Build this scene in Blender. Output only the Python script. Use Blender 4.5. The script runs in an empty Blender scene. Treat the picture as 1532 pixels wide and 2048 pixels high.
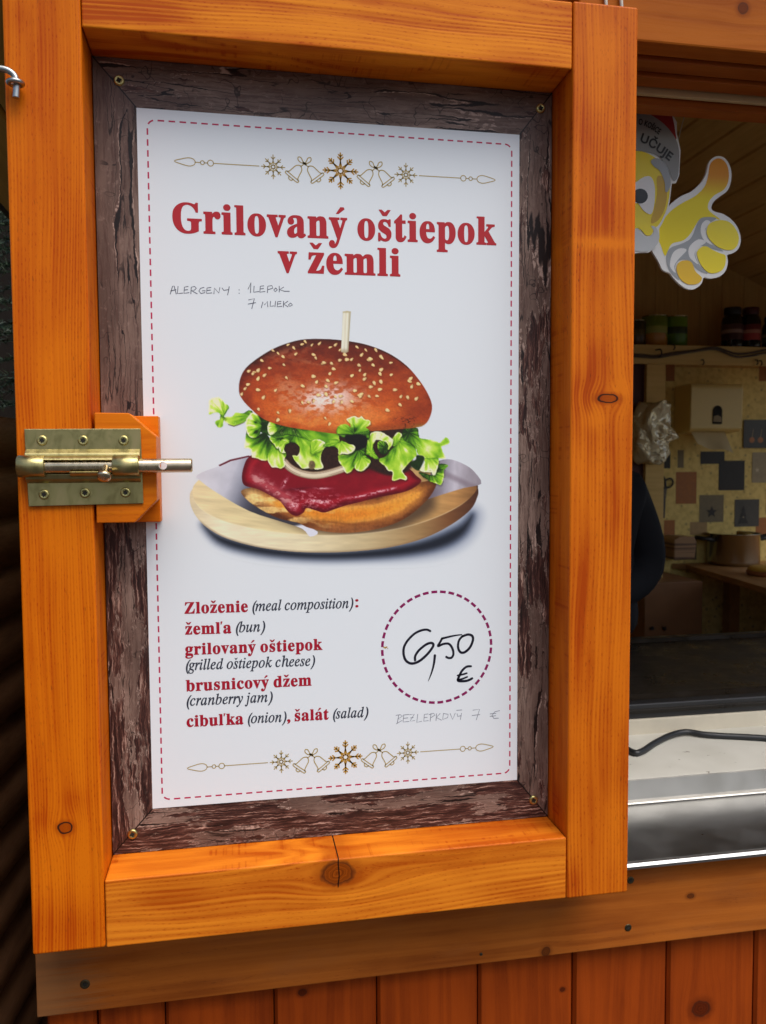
import bpy, bmesh, math, random
import numpy as np
from mathutils import Vector, Matrix
random.seed(7)
SC = bpy.context.scene
COL = SC.collection

# ------------------------------------------------------------------ camera
FOC = 1610.0                                   # focal length in photo pixels (photo is 1532 x 2048)
RM = np.array([[0.98382599, -0.01624794, 0.17838842],
               [-0.1790284, -0.05618015, 0.98223858],
               [-0.00593747, -0.99828843, -0.05818034]])   # camera axes (x right, y down, z forward) -> world
CAM = Vector((0.0, -1.0, 1.5))                 # one metre in front of the shutter face, 1.5 m above the ground
cam_data = bpy.data.cameras.new('camera')
cam_data.sensor_fit = 'AUTO'; cam_data.sensor_width = 36.0
cam_data.lens = FOC / 2048.0 * 36.0
cam_data.clip_start = 0.02; cam_data.clip_end = 400.0
cam_data.dof.use_dof = True; cam_data.dof.focus_distance = 1.05; cam_data.dof.aperture_fstop = 10.0
cam = bpy.data.objects.new('camera', cam_data); COL.objects.link(cam)
_r = RM @ np.array([1, 0, 0]); _u = RM @ np.array([0, -1, 0]); _b = RM @ np.array([0, 0, -1])
cam.matrix_world = Matrix(((_r[0], _u[0], _b[0], CAM[0]), (_r[1], _u[1], _b[1], CAM[1]), (_r[2], _u[2], _b[2], CAM[2]), (0, 0, 0, 1)))
SC.camera = cam

# ------------------------------------------------------------------ sky, sun, exposure
SUN_EL = math.radians(62); SUN_AZ = math.radians(148)     # azimuth clockwise from +Y: in front, a little to the right
world = bpy.data.worlds.new('World'); SC.world = world; world.use_nodes = True
wn = world.node_tree; wn.nodes.clear()
sky = wn.nodes.new('ShaderNodeTexSky'); sky.sky_type = 'NISHITA'; sky.sun_disc = False
sky.sun_elevation = SUN_EL; sky.sun_rotation = SUN_AZ; sky.dust_density = 4.0; sky.air_density = 1.0
bg = wn.nodes.new('ShaderNodeBackground'); bg.inputs['Strength'].default_value = 0.13
wo = wn.nodes.new('ShaderNodeOutputWorld')
wn.links.new(sky.outputs[0], bg.inputs['Color']); wn.links.new(bg.outputs[0], wo.inputs['Surface'])
sun_d = bpy.data.lights.new('sun', 'SUN'); sun_d.energy = 2.3; sun_d.angle = math.radians(50); sun_d.color = (1.0, 0.985, 0.965)
sun = bpy.data.objects.new('sun', sun_d); COL.objects.link(sun)
sun.rotation_euler = (math.radians(90) - SUN_EL, 0, math.radians(180) - SUN_AZ)      # shines into the scene and down
sun.location = (0, -5, 6)
SC.view_settings.view_transform = 'Standard'; SC.view_settings.look = 'None'
SC.view_settings.exposure = 0.27; SC.view_settings.gamma = 1.0
SC.cycles.use_denoising = True
SC.cycles.max_bounces = 10; SC.cycles.diffuse_bounces = 6

# ------------------------------------------------------------------ helpers
def ray(px, py):
    return RM @ np.array([px - 766.0, py - 1024.0, FOC])
def at(px, py, y):
    """World point of photo pixel (px, py) on the real vertical plane at depth y."""
    v = ray(px, py); k = (y + 1.0) / v[1]
    return Vector((v[0] * k, y, 1.5 + v[2] * k))
def ax(px, y, py=1000): return at(px, py, y).x
def az(py, y, px=1400): return at(px, py, y).z
def atz(px, py, z):
    v = ray(px, py); k = (z - 1.5) / v[2]
    return Vector((v[0] * k, v[1] * k - 1.0, z))

def lin(c):
    c = np.asarray(c, float) / 255.0
    return np.where(c <= 0.04045, c / 12.92, ((c + 0.055) / 1.055) ** 2.4)

def link_mesh(name, verts, faces, mats=None, parent=None, smooth=False):
    me = bpy.data.meshes.new(name); me.from_pydata([tuple(v) for v in verts], [], faces); me.update()
    return link_me(name, me, mats, parent, smooth)
def link_me(name, me, mats=None, parent=None, smooth=False):
    o = bpy.data.objects.new(name, me); COL.objects.link(o)
    if mats is not None:
        for m in (mats if isinstance(mats, (list, tuple)) else [mats]): me.materials.append(m)
    if smooth:
        for p in me.polygons: p.use_smooth = True
    if parent is not None:
        o.parent = parent; o.matrix_parent_inverse = Matrix.Translation(parent.location).inverted()
    return o
def thing(name, label, cat, loc=(0, 0, 0), group=None):
    o = bpy.data.objects.new(name, None); COL.objects.link(o); o.location = loc; o.empty_display_size = 0.05
    return tag(o, label, cat, group)
def tag(o, label, cat, group=None):
    o['label'] = label; o['category'] = cat
    if group: o['group'] = group
    return o

def bm_box(bm, x0, x1, y0, y1, z0, z1, bev=0.0, seg=2, mi=0):
    b = bmesh.new()
    vs = [b.verts.new((x, y, z)) for x in (x0, x1) for y in (y0, y1) for z in (z0, z1)]
    for f in ((0, 1, 3, 2), (4, 6, 7, 5), (0, 4, 5, 1), (2, 3, 7, 6), (0, 2, 6, 4), (1, 5, 7, 3)):
        b.faces.new([vs[i] for i in f])
    b.normal_update(); bmesh.ops.recalc_face_normals(b, faces=b.faces)
    if bev > 0: bmesh.ops.bevel(b, geom=list(b.edges), offset=bev, segments=seg, affect='EDGES', profile=0.5)
    for f in b.faces: f.material_index = mi
    me = bpy.data.meshes.new('tmp'); b.to_mesh(me); b.free(); bm.from_mesh(me); bpy.data.meshes.remove(me)
def box(name, x0, x1, y0, y1, z0, z1, mat, parent=None, bev=0.0015, seg=2):
    bm = bmesh.new(); bm_box(bm, x0, x1, y0, y1, z0, z1, bev, seg)
    return fin(name, bm, mat, parent)
def fin(name, bm, mat, parent=None, smooth=False):
    me = bpy.data.meshes.new(name); bm.to_mesh(me); bm.free()
    return link_me(name, me, mat, parent, smooth)
def bm_prism(bm, pts, axis, a, b, bev=0.0, mi=0):
    """pts: 2-D outline; axis 'y' -> pts are (x, z) extruded y a..b; 'x' -> (y, z); 'z' -> (x, y)."""
    def P(p, t): return {'y': (p[0], t, p[1]), 'x': (t, p[0], p[1]), 'z': (p[0], p[1], t)}[axis]
    q = bmesh.new()
    v0 = [q.verts.new(P(p, a)) for p in pts]; v1 = [q.verts.new(P(p, b)) for p in pts]
    n = len(pts)
    q.faces.new(v0); q.faces.new(v1[::-1])
    for i in range(n): q.faces.new((v0[i], v0[(i + 1) % n], v1[(i + 1) % n], v1[i]))
    bmesh.ops.recalc_face_normals(q, faces=q.faces)
    if bev > 0: bmesh.ops.bevel(q, geom=list(q.edges), offset=bev, segments=2, affect='EDGES', profile=0.5)
    for f in q.faces: f.material_index = mi
    me = bpy.data.meshes.new('tmp'); q.to_mesh(me); q.free(); bm.from_mesh(me); bpy.data.meshes.remove(me)
def bm_lathe(bm, prof, center, axis='z', seg=24, mi=0):
    """prof: list of (radius, height) along axis."""
    c = Vector(center); rings = []
    A = {'z': (Vector((1, 0, 0)), Vector((0, 1, 0)), Vector((0, 0, 1))),
         'y': (Vector((1, 0, 0)), Vector((0, 0, 1)), Vector((0, 1, 0))),
         'x': (Vector((0, 1, 0)), Vector((0, 0, 1)), Vector((1, 0, 0)))}[axis]
    for r, h in prof:
        rings.append([bm.verts.new(c + A[0] * (r * math.cos(2 * math.pi * k / seg)) + A[1] * (r * math.sin(2 * math.pi * k / seg)) + A[2] * h) for k in range(seg)])
    for i in range(len(rings) - 1):
        for k in range(seg):
            f = bm.faces.new((rings[i][k], rings[i][(k + 1) % seg], rings[i + 1][(k + 1) % seg], rings[i + 1][k])); f.smooth = True; f.material_index = mi
    for rg in (rings[0], rings[-1]):
        f = bm.faces.new(rg); f.material_index = mi
    bmesh.ops.recalc_face_normals(bm, faces=bm.faces)
def bm_tube(bm, pts, r, seg=10, mi=0, cap=True):
    pts = [Vector(p) for p in pts]; rings = []; n = len(pts)
    rr = r if isinstance(r, (list, tuple)) else [r] * n
    up = None
    for i, p in enumerate(pts):
        t = (pts[min(i + 1, n - 1)] - pts[max(i - 1, 0)]).normalized()
        if up is None:
            up = Vector((0, 0, 1)) if abs(t.z) < 0.9 else Vector((1, 0, 0))
        s = t.cross(up).normalized(); up = s.cross(t).normalized()
        rings.append([bm.verts.new(p + (s * math.cos(2 * math.pi * k / seg) + up * math.sin(2 * math.pi * k / seg)) * rr[i]) for k in range(seg)])
    for i in range(n - 1):
        for k in range(seg):
            f = bm.faces.new((rings[i][k], rings[i][(k + 1) % seg], rings[i + 1][(k + 1) % seg], rings[i + 1][k])); f.smooth = True; f.material_index = mi
    if cap:
        for rg in (rings[0], rings[-1]):
            bm.faces.new(rg).material_index = mi
    bmesh.ops.recalc_face_normals(bm, faces=bm.faces)
def catmull(pts, n=6, closed=False):
    P = [np.array(p, float) for p in pts]; out = []; m = len(P)
    rng = range(m) if closed else range(m - 1)
    for i in rng:
        if closed: p0, p1, p2, p3 = P[(i - 1) % m], P[i], P[(i + 1) % m], P[(i + 2) % m]
        else: p0, p1, p2, p3 = P[max(i - 1, 0)], P[i], P[i + 1], P[min(i + 2, m - 1)]
        for k in range(n):
            t = k / n
            out.append(0.5 * ((2 * p1) + (-p0 + p2) * t + (2 * p0 - 5 * p1 + 4 * p2 - p3) * t * t + (-p0 + 3 * p1 - 3 * p2 + p3) * t ** 3))
    if not closed: out.append(P[-1])
    return out

# ------------------------------------------------------------------ material kit
class NT:
    def __init__(s, name, rough=0.5, metal=0.0, spec=0.5):
        s.m = bpy.data.materials.new(name); s.m.use_nodes = True; s.t = s.m.node_tree; s.t.nodes.clear()
        s.out = s.t.nodes.new('ShaderNodeOutputMaterial'); s.b = s.t.nodes.new('ShaderNodeBsdfPrincipled')
        s.t.links.new(s.b.outputs[0], s.out.inputs['Surface'])
        s.b.inputs['Roughness'].default_value = rough; s.b.inputs['Metallic'].default_value = metal
        s.b.inputs['Specular IOR Level'].default_value = spec
    def set(s, sock, v):
        if isinstance(v, bpy.types.NodeSocket): s.t.links.new(v, sock)
        elif isinstance(v, (tuple, list)) and len(v) == 3 and sock.type == 'RGBA': sock.default_value = (*v, 1)
        else: sock.default_value = v
    def inp(s, k, v): s.set(s.b.inputs[k], v); return s
    def math(s, op, a, b=0.0, c=0.0, clamp=False):
        n = s.t.nodes.new('ShaderNodeMath'); n.operation = op; n.use_clamp = clamp
        s.set(n.inputs[0], a); s.set(n.inputs[1], b); s.set(n.inputs[2], c); return n.outputs[0]
    def coords(s, kind='Object'):
        n = s.t.nodes.new('ShaderNodeTexCoord'); return n.outputs[kind]
    def sep(s, v):
        n = s.t.nodes.new('ShaderNodeSeparateXYZ'); s.set(n.inputs[0], v); return n.outputs
    def comb(s, x, y, z):
        n = s.t.nodes.new('ShaderNodeCombineXYZ'); s.set(n.inputs[0], x); s.set(n.inputs[1], y); s.set(n.inputs[2], z); return n.outputs[0]
    def noise(s, vec, scale=1.0, detail=2.0, rough=0.5, dist=0.0, dim='3D'):
        n = s.t.nodes.new('ShaderNodeTexNoise'); n.noise_dimensions = dim
        s.set(n.inputs['Vector'], vec); n.inputs['Scale'].default_value = scale; n.inputs['Detail'].default_value = detail
        n.inputs['Roughness'].default_value = rough; n.inputs['Distortion'].default_value = dist; return n.outputs[0]
    def voro(s, vec, scale=1.0, feature='F1', rnd=1.0, out='Distance'):
        n = s.t.nodes.new('ShaderNodeTexVoronoi'); n.feature = feature
        s.set(n.inputs['Vector'], vec); n.inputs['Scale'].default_value = scale; n.inputs['Randomness'].default_value = rnd; return n.outputs[out]
    def smooth(s, v, a, b, lo=0.0, hi=1.0):
        n = s.t.nodes.new('ShaderNodeMapRange'); n.interpolation_type = 'SMOOTHSTEP'
        s.set(n.inputs[0], v); s.set(n.inputs[1], a); s.set(n.inputs[2], b); s.set(n.inputs[3], lo); s.set(n.inputs[4], hi); return n.outputs[0]
    def ramp(s, v, stops):
        n = s.t.nodes.new('ShaderNodeValToRGB'); s.set(n.inputs[0], v); e = n.color_ramp.elements
        while len(e) < len(stops): e.new(0.5)
        for i, (p, c) in enumerate(stops): e[i].position = p; e[i].color = (*c, 1)
        return n.outputs[0]
    def mix(s, f, a, b, mode='MIX'):
        n = s.t.nodes.new('ShaderNodeMix'); n.data_type = 'RGBA'; n.blend_type = mode
        s.set(n.inputs[0], f); s.set(n.inputs[6], a); s.set(n.inputs[7], b); return n.outputs[2]
    def bump(s, h, strength=0.3, dist=0.001):
        n = s.t.nodes.new('ShaderNodeBump'); n.inputs['Strength'].default_value = strength; n.inputs['Distance'].default_value = dist
        s.set(n.inputs['Height'], h); s.t.links.new(n.outputs[0], s.b.inputs['Normal'])
    def rnd(s):
        return s.t.nodes.new('ShaderNodeObjectInfo').outputs['Random']

def plain(name, col, rough=0.5, metal=0.0, spec=0.5, var=0.12, scale=30.0, coat=0.0):
    m = NT(name, rough, metal, spec)
    v = m.noise(m.coords(), scale, 4.0, 0.6)
    c = np.array(col)
    m.inp('Base Color', m.mix(v, tuple(c * (1 - var)), tuple(np.minimum(c * (1 + var), 1))))
    m.inp('Roughness', m.smooth(v, 0.2, 0.8, max(rough - 0.08, 0.02), rough + 0.08))
    if coat: m.b.inputs['Coat Weight'].default_value = coat
    return m.m

def wood(name, light, dark, grain='Z', F=140.0, knots=(), seed=0.0, rough=0.42, pores=0.6, contrast=0.7, wob=0.02, spec=0.10, pore_col=(0.12, 0.022, 0.004), weather=0.0, perobj=False, cracks=(), stripe=0.0, patches=(), grey_end=None):
    """Stained softwood. knots: (centre across, centre along, radius across, radius along, style) in object coordinates.
    style 0 = filled brown knot, 1 = dark ring round a light core."""
    m = NT(name, rough, 0, spec)
    x, y, z = m.sep(m.coords())[:3]
    if grain == 'Z': c, a, d = x, z, y
    elif grain == 'X': c, a, d = z, x, y
    else: c, a, d = x, y, z
    c0, a0 = c, a
    sd = seed if not perobj else m.math('MULTIPLY_ADD', m.rnd(), 37.0, seed)
    wv = m.comb(m.math('ADD', m.math('MULTIPLY', c, 7.0), sd), m.math('MULTIPLY', d, 7.0), m.math('MULTIPLY', a, 1.6))
    w = m.noise(wv, 1.0, 2.0, 0.5)
    c = m.math('ADD', c, m.math('MULTIPLY', m.math('SUBTRACT', w, 0.5), wob * 2))
    kmask = None; halo = None; kring = None; kcore = None
    for (kc, ka, rc, ra, st) in knots:
        dx = m.math('DIVIDE', m.math('SUBTRACT', c0, kc), rc); dz = m.math('DIVIDE', m.math('SUBTRACT', a0, ka), ra)
        jit = m.math('MULTIPLY', m.math('SUBTRACT', m.noise(m.comb(c0, 0.0, a0), 90.0, 1.0), 0.5), 0.5)
        r = m.math('ADD', m.math('SQRT', m.math('ADD', m.math('MULTIPLY', dx, dx), m.math('MULTIPLY', dz, dz))), jit)
        dz2 = m.math('DIVIDE', dz, 3.2); dx2 = m.math('DIVIDE', dx, 1.9)
        g = m.math('EXPONENT', m.math('MULTIPLY', m.math('ADD', m.math('MULTIPLY', dx2, dx2), m.math('MULTIPLY', dz2, dz2)), -1.0))
        c = m.math('SUBTRACT', c, m.math('MULTIPLY', m.math('MULTIPLY', dx, rc * 0.85), g))
        km = m.smooth(r, 0.85, 1.05, 1.0, 0.0)
        rg = m.smooth(m.math('ABSOLUTE', m.math('SUBTRACT', r, 0.95)), 0.05, 0.22, 1.0, 0.0)
        if st == 0: rg = m.math('MULTIPLY', rg, 0.45)
        core = m.math('MULTIPLY', km, 1.0 if st == 0 else 0.35)
        hl = m.math('MULTIPLY', m.smooth(r, 1.0, 2.0, 1.0, 0.0), 0.6)
        kcore = core if kcore is None else m.math('MAXIMUM', kcore, core)
        kring = rg if kring is None else m.math('MAXIMUM', kring, rg)
        halo = hl if halo is None else m.math('MAXIMUM', halo, hl)
        kmask = r if kmask is None else m.math('MINIMUM', kmask, r)
    gv = m.comb(m.math('ADD', m.math('MULTIPLY', c, F), sd), m.math('MULTIPLY', d, F * 0.45), m.math('MULTIPLY', a, 2.2))
    n1 = m.noise(gv, 1.0, 1.5, 0.55)
    ring = m.smooth(n1, 0.36, 0.66)
    fib = m.noise(m.comb(m.math('ADD', m.math('MULTIPLY', c, F * 6), sd), m.math('MULTIPLY', d, F * 4), m.math('MULTIPLY', a, 14.0)), 1.0, 3.0, 0.6)
    blot = m.noise(m.comb(m.math('ADD', m.math('MULTIPLY', c0, 14.0), sd), m.math('MULTIPLY', d, 9.0), m.math('MULTIPLY', a, 5.0)), 1.0, 3.0, 0.55)
    por = m.noise(m.comb(m.math('ADD', m.math('MULTIPLY', c0, 420.0), sd), m.math('MULTIPLY', d, 300.0), m.math('MULTIPLY', a, 90.0)), 1.0, 2.0, 0.6)
    porarea = m.smooth(m.noise(m.comb(m.math('ADD', m.math('MULTIPLY', c0, 20.0), sd), d, m.math('MULTIPLY', a, 3.5)), 1.0, 2.0), 0.40, 0.62)
    pm = m.math('MULTIPLY', m.math('MULTIPLY', m.smooth(por, 0.60, 0.72), m.math('MULTIPLY_ADD', ring, 0.7, 0.3)), m.math('MULTIPLY', porarea, pores))
    t = m.math('ADD', m.math('MULTIPLY', ring, 0.52 * contrast), m.math('MULTIPLY', m.math('SUBTRACT', fib, 0.42), 0.55 * contrast))
    t = m.math('ADD', t, m.math('MULTIPLY', m.smooth(blot, 0.36, 0.70), 0.55 * contrast), clamp=True)
    if stripe:
        wv_ = m.math('SINE', m.math('ADD', m.math('MULTIPLY', c, stripe * 6.283), m.math('MULTIPLY', n1, 5.0)))
        sg = m.smooth(m.noise(m.comb(m.math('MULTIPLY', c0, 25.0), sd, m.math('MULTIPLY', a, 6.0)), 1.0, 2.0), 0.35, 0.6)
        t = m.math('ADD', t, m.math('MULTIPLY', m.math('MULTIPLY', wv_, sg), 0.20), clamp=True)
        col_p = m.noise(m.comb(m.math('MULTIPLY', c0, 520.0), d, m.math('MULTIPLY', a, 170.0)), 1.0, 2.0)
        t = m.math('ADD', t, m.math('MULTIPLY', m.math('MULTIPLY', m.smooth(col_p, 0.52, 0.68), m.smooth(wv_, -0.2, 0.8)), 0.38), clamp=True)
    for (pc, pa_, rc, ra, k) in patches:         # uneven take-up of the stain
        u1 = m.math('DIVIDE', m.math('SUBTRACT', c0, pc), rc); u2 = m.math('DIVIDE', m.math('SUBTRACT', a0, pa_), ra)
        gg = m.math('EXPONENT', m.math('MULTIPLY', m.math('ADD', m.math('MULTIPLY', u1, u1), m.math('MULTIPLY', u2, u2)), -1.0))
        t = m.math('ADD', t, m.math('MULTIPLY', m.math('MULTIPLY', gg, k), m.math('MULTIPLY_ADD', n1, 1.2, 0.4)), clamp=True)
    L = np.array(light); D = np.array(dark)
    col = m.ramp(t, [(0.0, tuple(L)), (0.5, tuple(L * 0.55 + D * 0.45)), (1.0, tuple(D))])
    col = m.mix(pm, col, pore_col)
    if halo is not None:
        col = m.mix(halo, col, tuple(D * 0.75))
        krg = m.smooth(m.noise(m.comb(m.math('MULTIPLY', kmask, 7.0), 0.0, 0.0), 1.0, 1.0), 0.35, 0.65)
        kc_ = m.mix(krg, tuple(D * 0.38), tuple(D * 0.62 + L * 0.06))
        col = m.mix(kcore, col, kc_)
        col = m.mix(kring, col, (0.035, 0.012, 0.006))
    if weather > 0:
        wz = m.smooth(m.noise(m.comb(m.math('MULTIPLY', x, 6.0), y, m.math('MULTIPLY', z, 25.0)), 1.0, 4.0, 0.65), 0.45, 0.75)
        col = m.mix(m.math('MULTIPLY', wz, weather), col, (0.15, 0.10, 0.055))
    if grey_end is not None:
        ge = m.math('ADD', x, m.math('MULTIPLY', m.math('SUBTRACT', fib, 0.5), 0.12))
        col = m.mix(m.smooth(ge, grey_end + 0.07, grey_end - 0.02, 0.0, 0.5), col, (0.17, 0.115, 0.055))
    for (cc, ca0, ca1) in cracks:                # dark check across the board: constant along-position, span across
        j = m.math('MULTIPLY', m.math('SUBTRACT', m.noise(m.comb(c0, 0.0, 0.0), 60.0, 1.0), 0.5), 0.004)
        dd = m.smooth(m.math('ABSOLUTE', m.math('ADD', m.math('SUBTRACT', a0, cc), j)), 0.0004, 0.0013, 1.0, 0.0)
        inn = m.math('MULTIPLY', m.smooth(c0, ca0 - 0.004, ca0, 0.0, 1.0), m.smooth(c0, ca1, ca1 + 0.004, 1.0, 0.0))
        col = m.mix(m.math('MULTIPLY', dd, inn), col, (0.01, 0.004, 0.002))
    m.inp('Base Color', col)
    m.inp('Roughness', m.smooth(fib, 0.2, 0.8, rough - 0.07, rough + 0.1))
    m.bump(m.math('ADD', m.math('MULTIPLY', ring, -0.6), m.math('ADD', m.math('MULTIPLY', fib, -0.4), m.math('MULTIPLY', pm, -1.2))), 0.35, 0.0006)
    return m.m
# ------------------------------------------------------------------ materials
PX = 1 / 1610.0
def kn(px, py, y, rpx, rpz, st, grain):
    p = at(px, py, y); rx = rpx * PX * (1 + y); rz = rpz * PX * (1 + y)
    return (p.x, p.z, rx, rz, st) if grain == 'Z' else (p.z, p.x, rz, rx, st)
def pt(px, py, rx, rz, k, grain='Z', y=0.0):
    p = at(px, py, y); return (p.x, p.z, rx * PX * (1 + y), rz * PX * (1 + y), k) if grain == 'Z' else (p.z, p.x, rz * PX * (1 + y), rx * PX * (1 + y), k)
OL, OD = (0.72, 0.19, 0.010), (0.40, 0.062, 0.003)
M = {}
M['stile_l'] = wood('orange_wood_left', (0.70, 0.164, 0.003), (0.43, 0.055, 0.001), 'Z', 150, [kn(130, 1656, 0, 13, 11, 1, 'Z')], 3.1, pores=0.5, contrast=0.7, stripe=290, patches=[pt(190, 815, 20, 60, .35), pt(60, 220, 40, 150, .15), pt(130, 1860, 120, 50, .4), pt(150, 1600, 26, 26, .45), pt(85, 1640, 20, 22, .3), pt(130, 700, 60, 120, -.2), pt(130, 1090, 60, 50, -.25), pt(110, 1300, 20, 160, .2), pt(40, 30, 20, 30, .4), pt(120, 1740, 70, 50, -.25)])
M['stile_r'] = wood('orange_wood_right', (0.67, 0.162, 0.006), (0.39, 0.053, 0.002), 'Z', 110, [kn(1215, 797, 0, 23, 9, 1, 'Z')], 11.7, pores=0.85, contrast=0.8, stripe=200, patches=[pt(1205, 400, 24, 70, .55), pt(1170, 440, 20, 50, .3), pt(1210, 486, 70, 13, -.75), pt(1195, 725, 26, 60, .6), pt(1165, 770, 26, 40, .45), pt(1240, 775, 20, 16, -.6), pt(1190, 838, 22, 24, -.6), pt(1175, 280, 30, 60, .25), pt(1225, 600, 30, 90, -.2), pt(1240, 1020, 24, 80, .3), pt(1165, 1200, 14, 200, .35), pt(1230, 1180, 26, 120, -.35), pt(1200, 1480, 16, 120, .3), pt(1150, 1760, 16, 30, .4), pt(1225, 1640, 24, 80, -.3), pt(1210, 90, 50, 60, -.3), pt(1160, 930, 24, 60, -.3)])
M['rail_t'] = wood('orange_wood_top', (0.80, 0.245, 0.012), (0.44, 0.066, 0.002), 'X', 95, [], 21.3, pores=0.15, contrast=0.95, wob=0.05, stripe=150, patches=[pt(560, 20, 60, 10, .3, 'X'), pt(900, 100, 160, 14, -.3, 'X'), pt(250, 40, 90, 20, .2, 'X')])
M['rail_b'] = wood('orange_wood_bottom', (0.76, 0.225, 0.014), (0.43, 0.074, 0.003), 'X', 105, [kn(676, 1747, 0, 34, 25, 0, 'X')], 33.9, pores=0.2, contrast=0.85, wob=0.04, stripe=150, patches=[pt(330, 1790, 60, 20, .3, 'X'), pt(800, 1700, 60, 12, -.4, 'X'), pt(680, 1790, 60, 14, -.4, 'X'), pt(880, 1760, 120, 20, -.25, 'X'), pt(1050, 1790, 70, 20, .2, 'X')],
                   cracks=[(at(677, 1720, 0).x, at(677, 1772, 0).z, at(677, 1690, 0).z + 0.03)])
M['block'] = wood('orange_wood_block', (0.72, 0.180, 0.005), (0.44, 0.062, 0.002), 'X', 120, [], 41.0, pores=0.3)
M['board'] = wood('backing_board_wood', (0.35, 0.15, 0.05), (0.2, 0.07, 0.02), 'Z', 90, [], 5.0)
M['plank'] = wood('red_brown_cladding', (0.34, 0.054, 0.004), (0.16, 0.021, 0.002), 'Z', 80, [kn(1402, 2018, 0.12, 22, 19, 0, 'Z'), kn(605, 1985, 0.12, 9, 7, 0, 'Z'), kn(1126, 1980, .12, 6, 5, 0, 'Z')], 2.0, pores=0.3, contrast=0.75, rough=0.6, spec=0.1)
M['rail'] = wood('weathered_rail_wood', (0.42, 0.115, 0.014), (0.22, 0.048, 0.005), 'X', 75, [kn(1381, 1792, 0.095, 9, 6, 0, 'X'), kn(1092, 1903, 0.095, 10, 10, 0, 'X')], 8.0, pores=0.4, contrast=0.8, weather=0.12, grey_end=-0.24, rough=0.65, spec=0.1)
M['header'] = wood('header_wood', (0.42, 0.112, 0.008), (0.24, 0.044, 0.003), 'X', 90, [kn(1488, 15, 0.09, 12, 12, 0, 'X')], 15.0, pores=0.4, contrast=0.7, rough=0.6, spec=0.1)
M['lintel'] = wood('dark_lintel_wood', (0.34, 0.085, 0.010), (0.17, 0.03, 0.003), 'X', 90, [], 18.0, contrast=0.7)
M['pine_y'] = wood('yellow_pine_ceiling', (0.66, 0.43, 0.15), (0.46, 0.28, 0.08), 'Y', 60, [], 6.0, pores=0.1, contrast=0.6)  # ceiling, wall and shelf pine: own yellow plus warm indoor light put into colour
M['pine_z'] = wood('yellow_pine_wall', (0.66, 0.42, 0.14), (0.46, 0.27, 0.075), 'Z', 60, [], 9.0, pores=0.1, contrast=0.6)
M['pine_x'] = wood('yellow_pine_shelf', (0.78, 0.56, 0.22), (0.6, 0.40, 0.13), 'X', 60, [], 13.0, pores=0.1, contrast=0.6)
M['table'] = wood('table_wood', (0.42, 0.22, 0.08), (0.24, 0.11, 0.035), 'Y', 60, [], 19.0, pores=0.2)
M['dark_side'] = wood('dark_brown_log_wood', (0.20, 0.095, 0.045), (0.10, 0.045, 0.022), 'Y', 60, [], 25.0, contrast=0.8, spec=0.25)

def zinc(name, col, rough=0.3):
    m = NT(name, rough, 1.0)
    x, y, z = m.sep(m.coords())[:3]
    n = m.noise(m.comb(m.math('MULTIPLY', x, 60.0), y, m.math('MULTIPLY', z, 30.0)), 1.0, 4.0, 0.6, 1.2)
    c = np.array(col)
    m.inp('Base Color', m.ramp(n, [(0.25, tuple(c * 0.72)), (0.5, tuple(c)), (0.75, tuple(c * np.array([1.08, 1.02, 1.15])))]))
    m.inp('Roughness', m.smooth(n, 0.3, 0.7, rough - 0.06, rough + 0.12))
    s = m.noise(m.comb(m.math('MULTIPLY', x, 900.0), y, m.math('MULTIPLY', z, 60.0)), 1.0, 2.0)
    m.bump(s, 0.12, 0.0003)
    return m.m
M['dark_fence'] = wood('dark_fence_wood', (0.014, 0.010, 0.007), (0.008, 0.006, 0.004), 'Z', 60, [], 27.0, spec=0.1)
M['zinc'] = zinc('yellow_zinc', (0.40, 0.345, 0.15), 0.34)
M['rod'] = zinc('bolt_steel', (0.60, 0.50, 0.33), 0.24)
M['screw'] = zinc('brass_screw', (0.50, 0.43, 0.17), 0.35)
M['rscrew'] = zinc('rusty_screw', (0.10, 0.075, 0.04), 0.55)
M['steel'] = plain('galvanised_steel', (0.42, 0.43, 0.42), 0.35, 1.0, var=0.1, scale=60)
M['stain'] = plain('stainless_sheet', (0.40, 0.40, 0.395), 0.34, 1.0, var=0.06, scale=14)
M['hole'] = plain('recess_black', (0.01, 0.008, 0.004), 0.8)
M['black'] = plain('black_plastic', (0.012, 0.012, 0.013), 0.42, var=0.2)
M['rubber'] = plain('black_cable', (0.010, 0.011, 0.013), 0.45)

# ------------------------------------------------------------------ ground
g = link_mesh('ground', [(-80, -80, 0), (80, -80, 0), (80, 80, 0), (-80, 80, 0)], [(0, 1, 2, 3)], plain('grey_paving', (0.035, 0.033, 0.032), 0.85, var=0.3, scale=3.0))
g['kind'] = 'structure'

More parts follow.
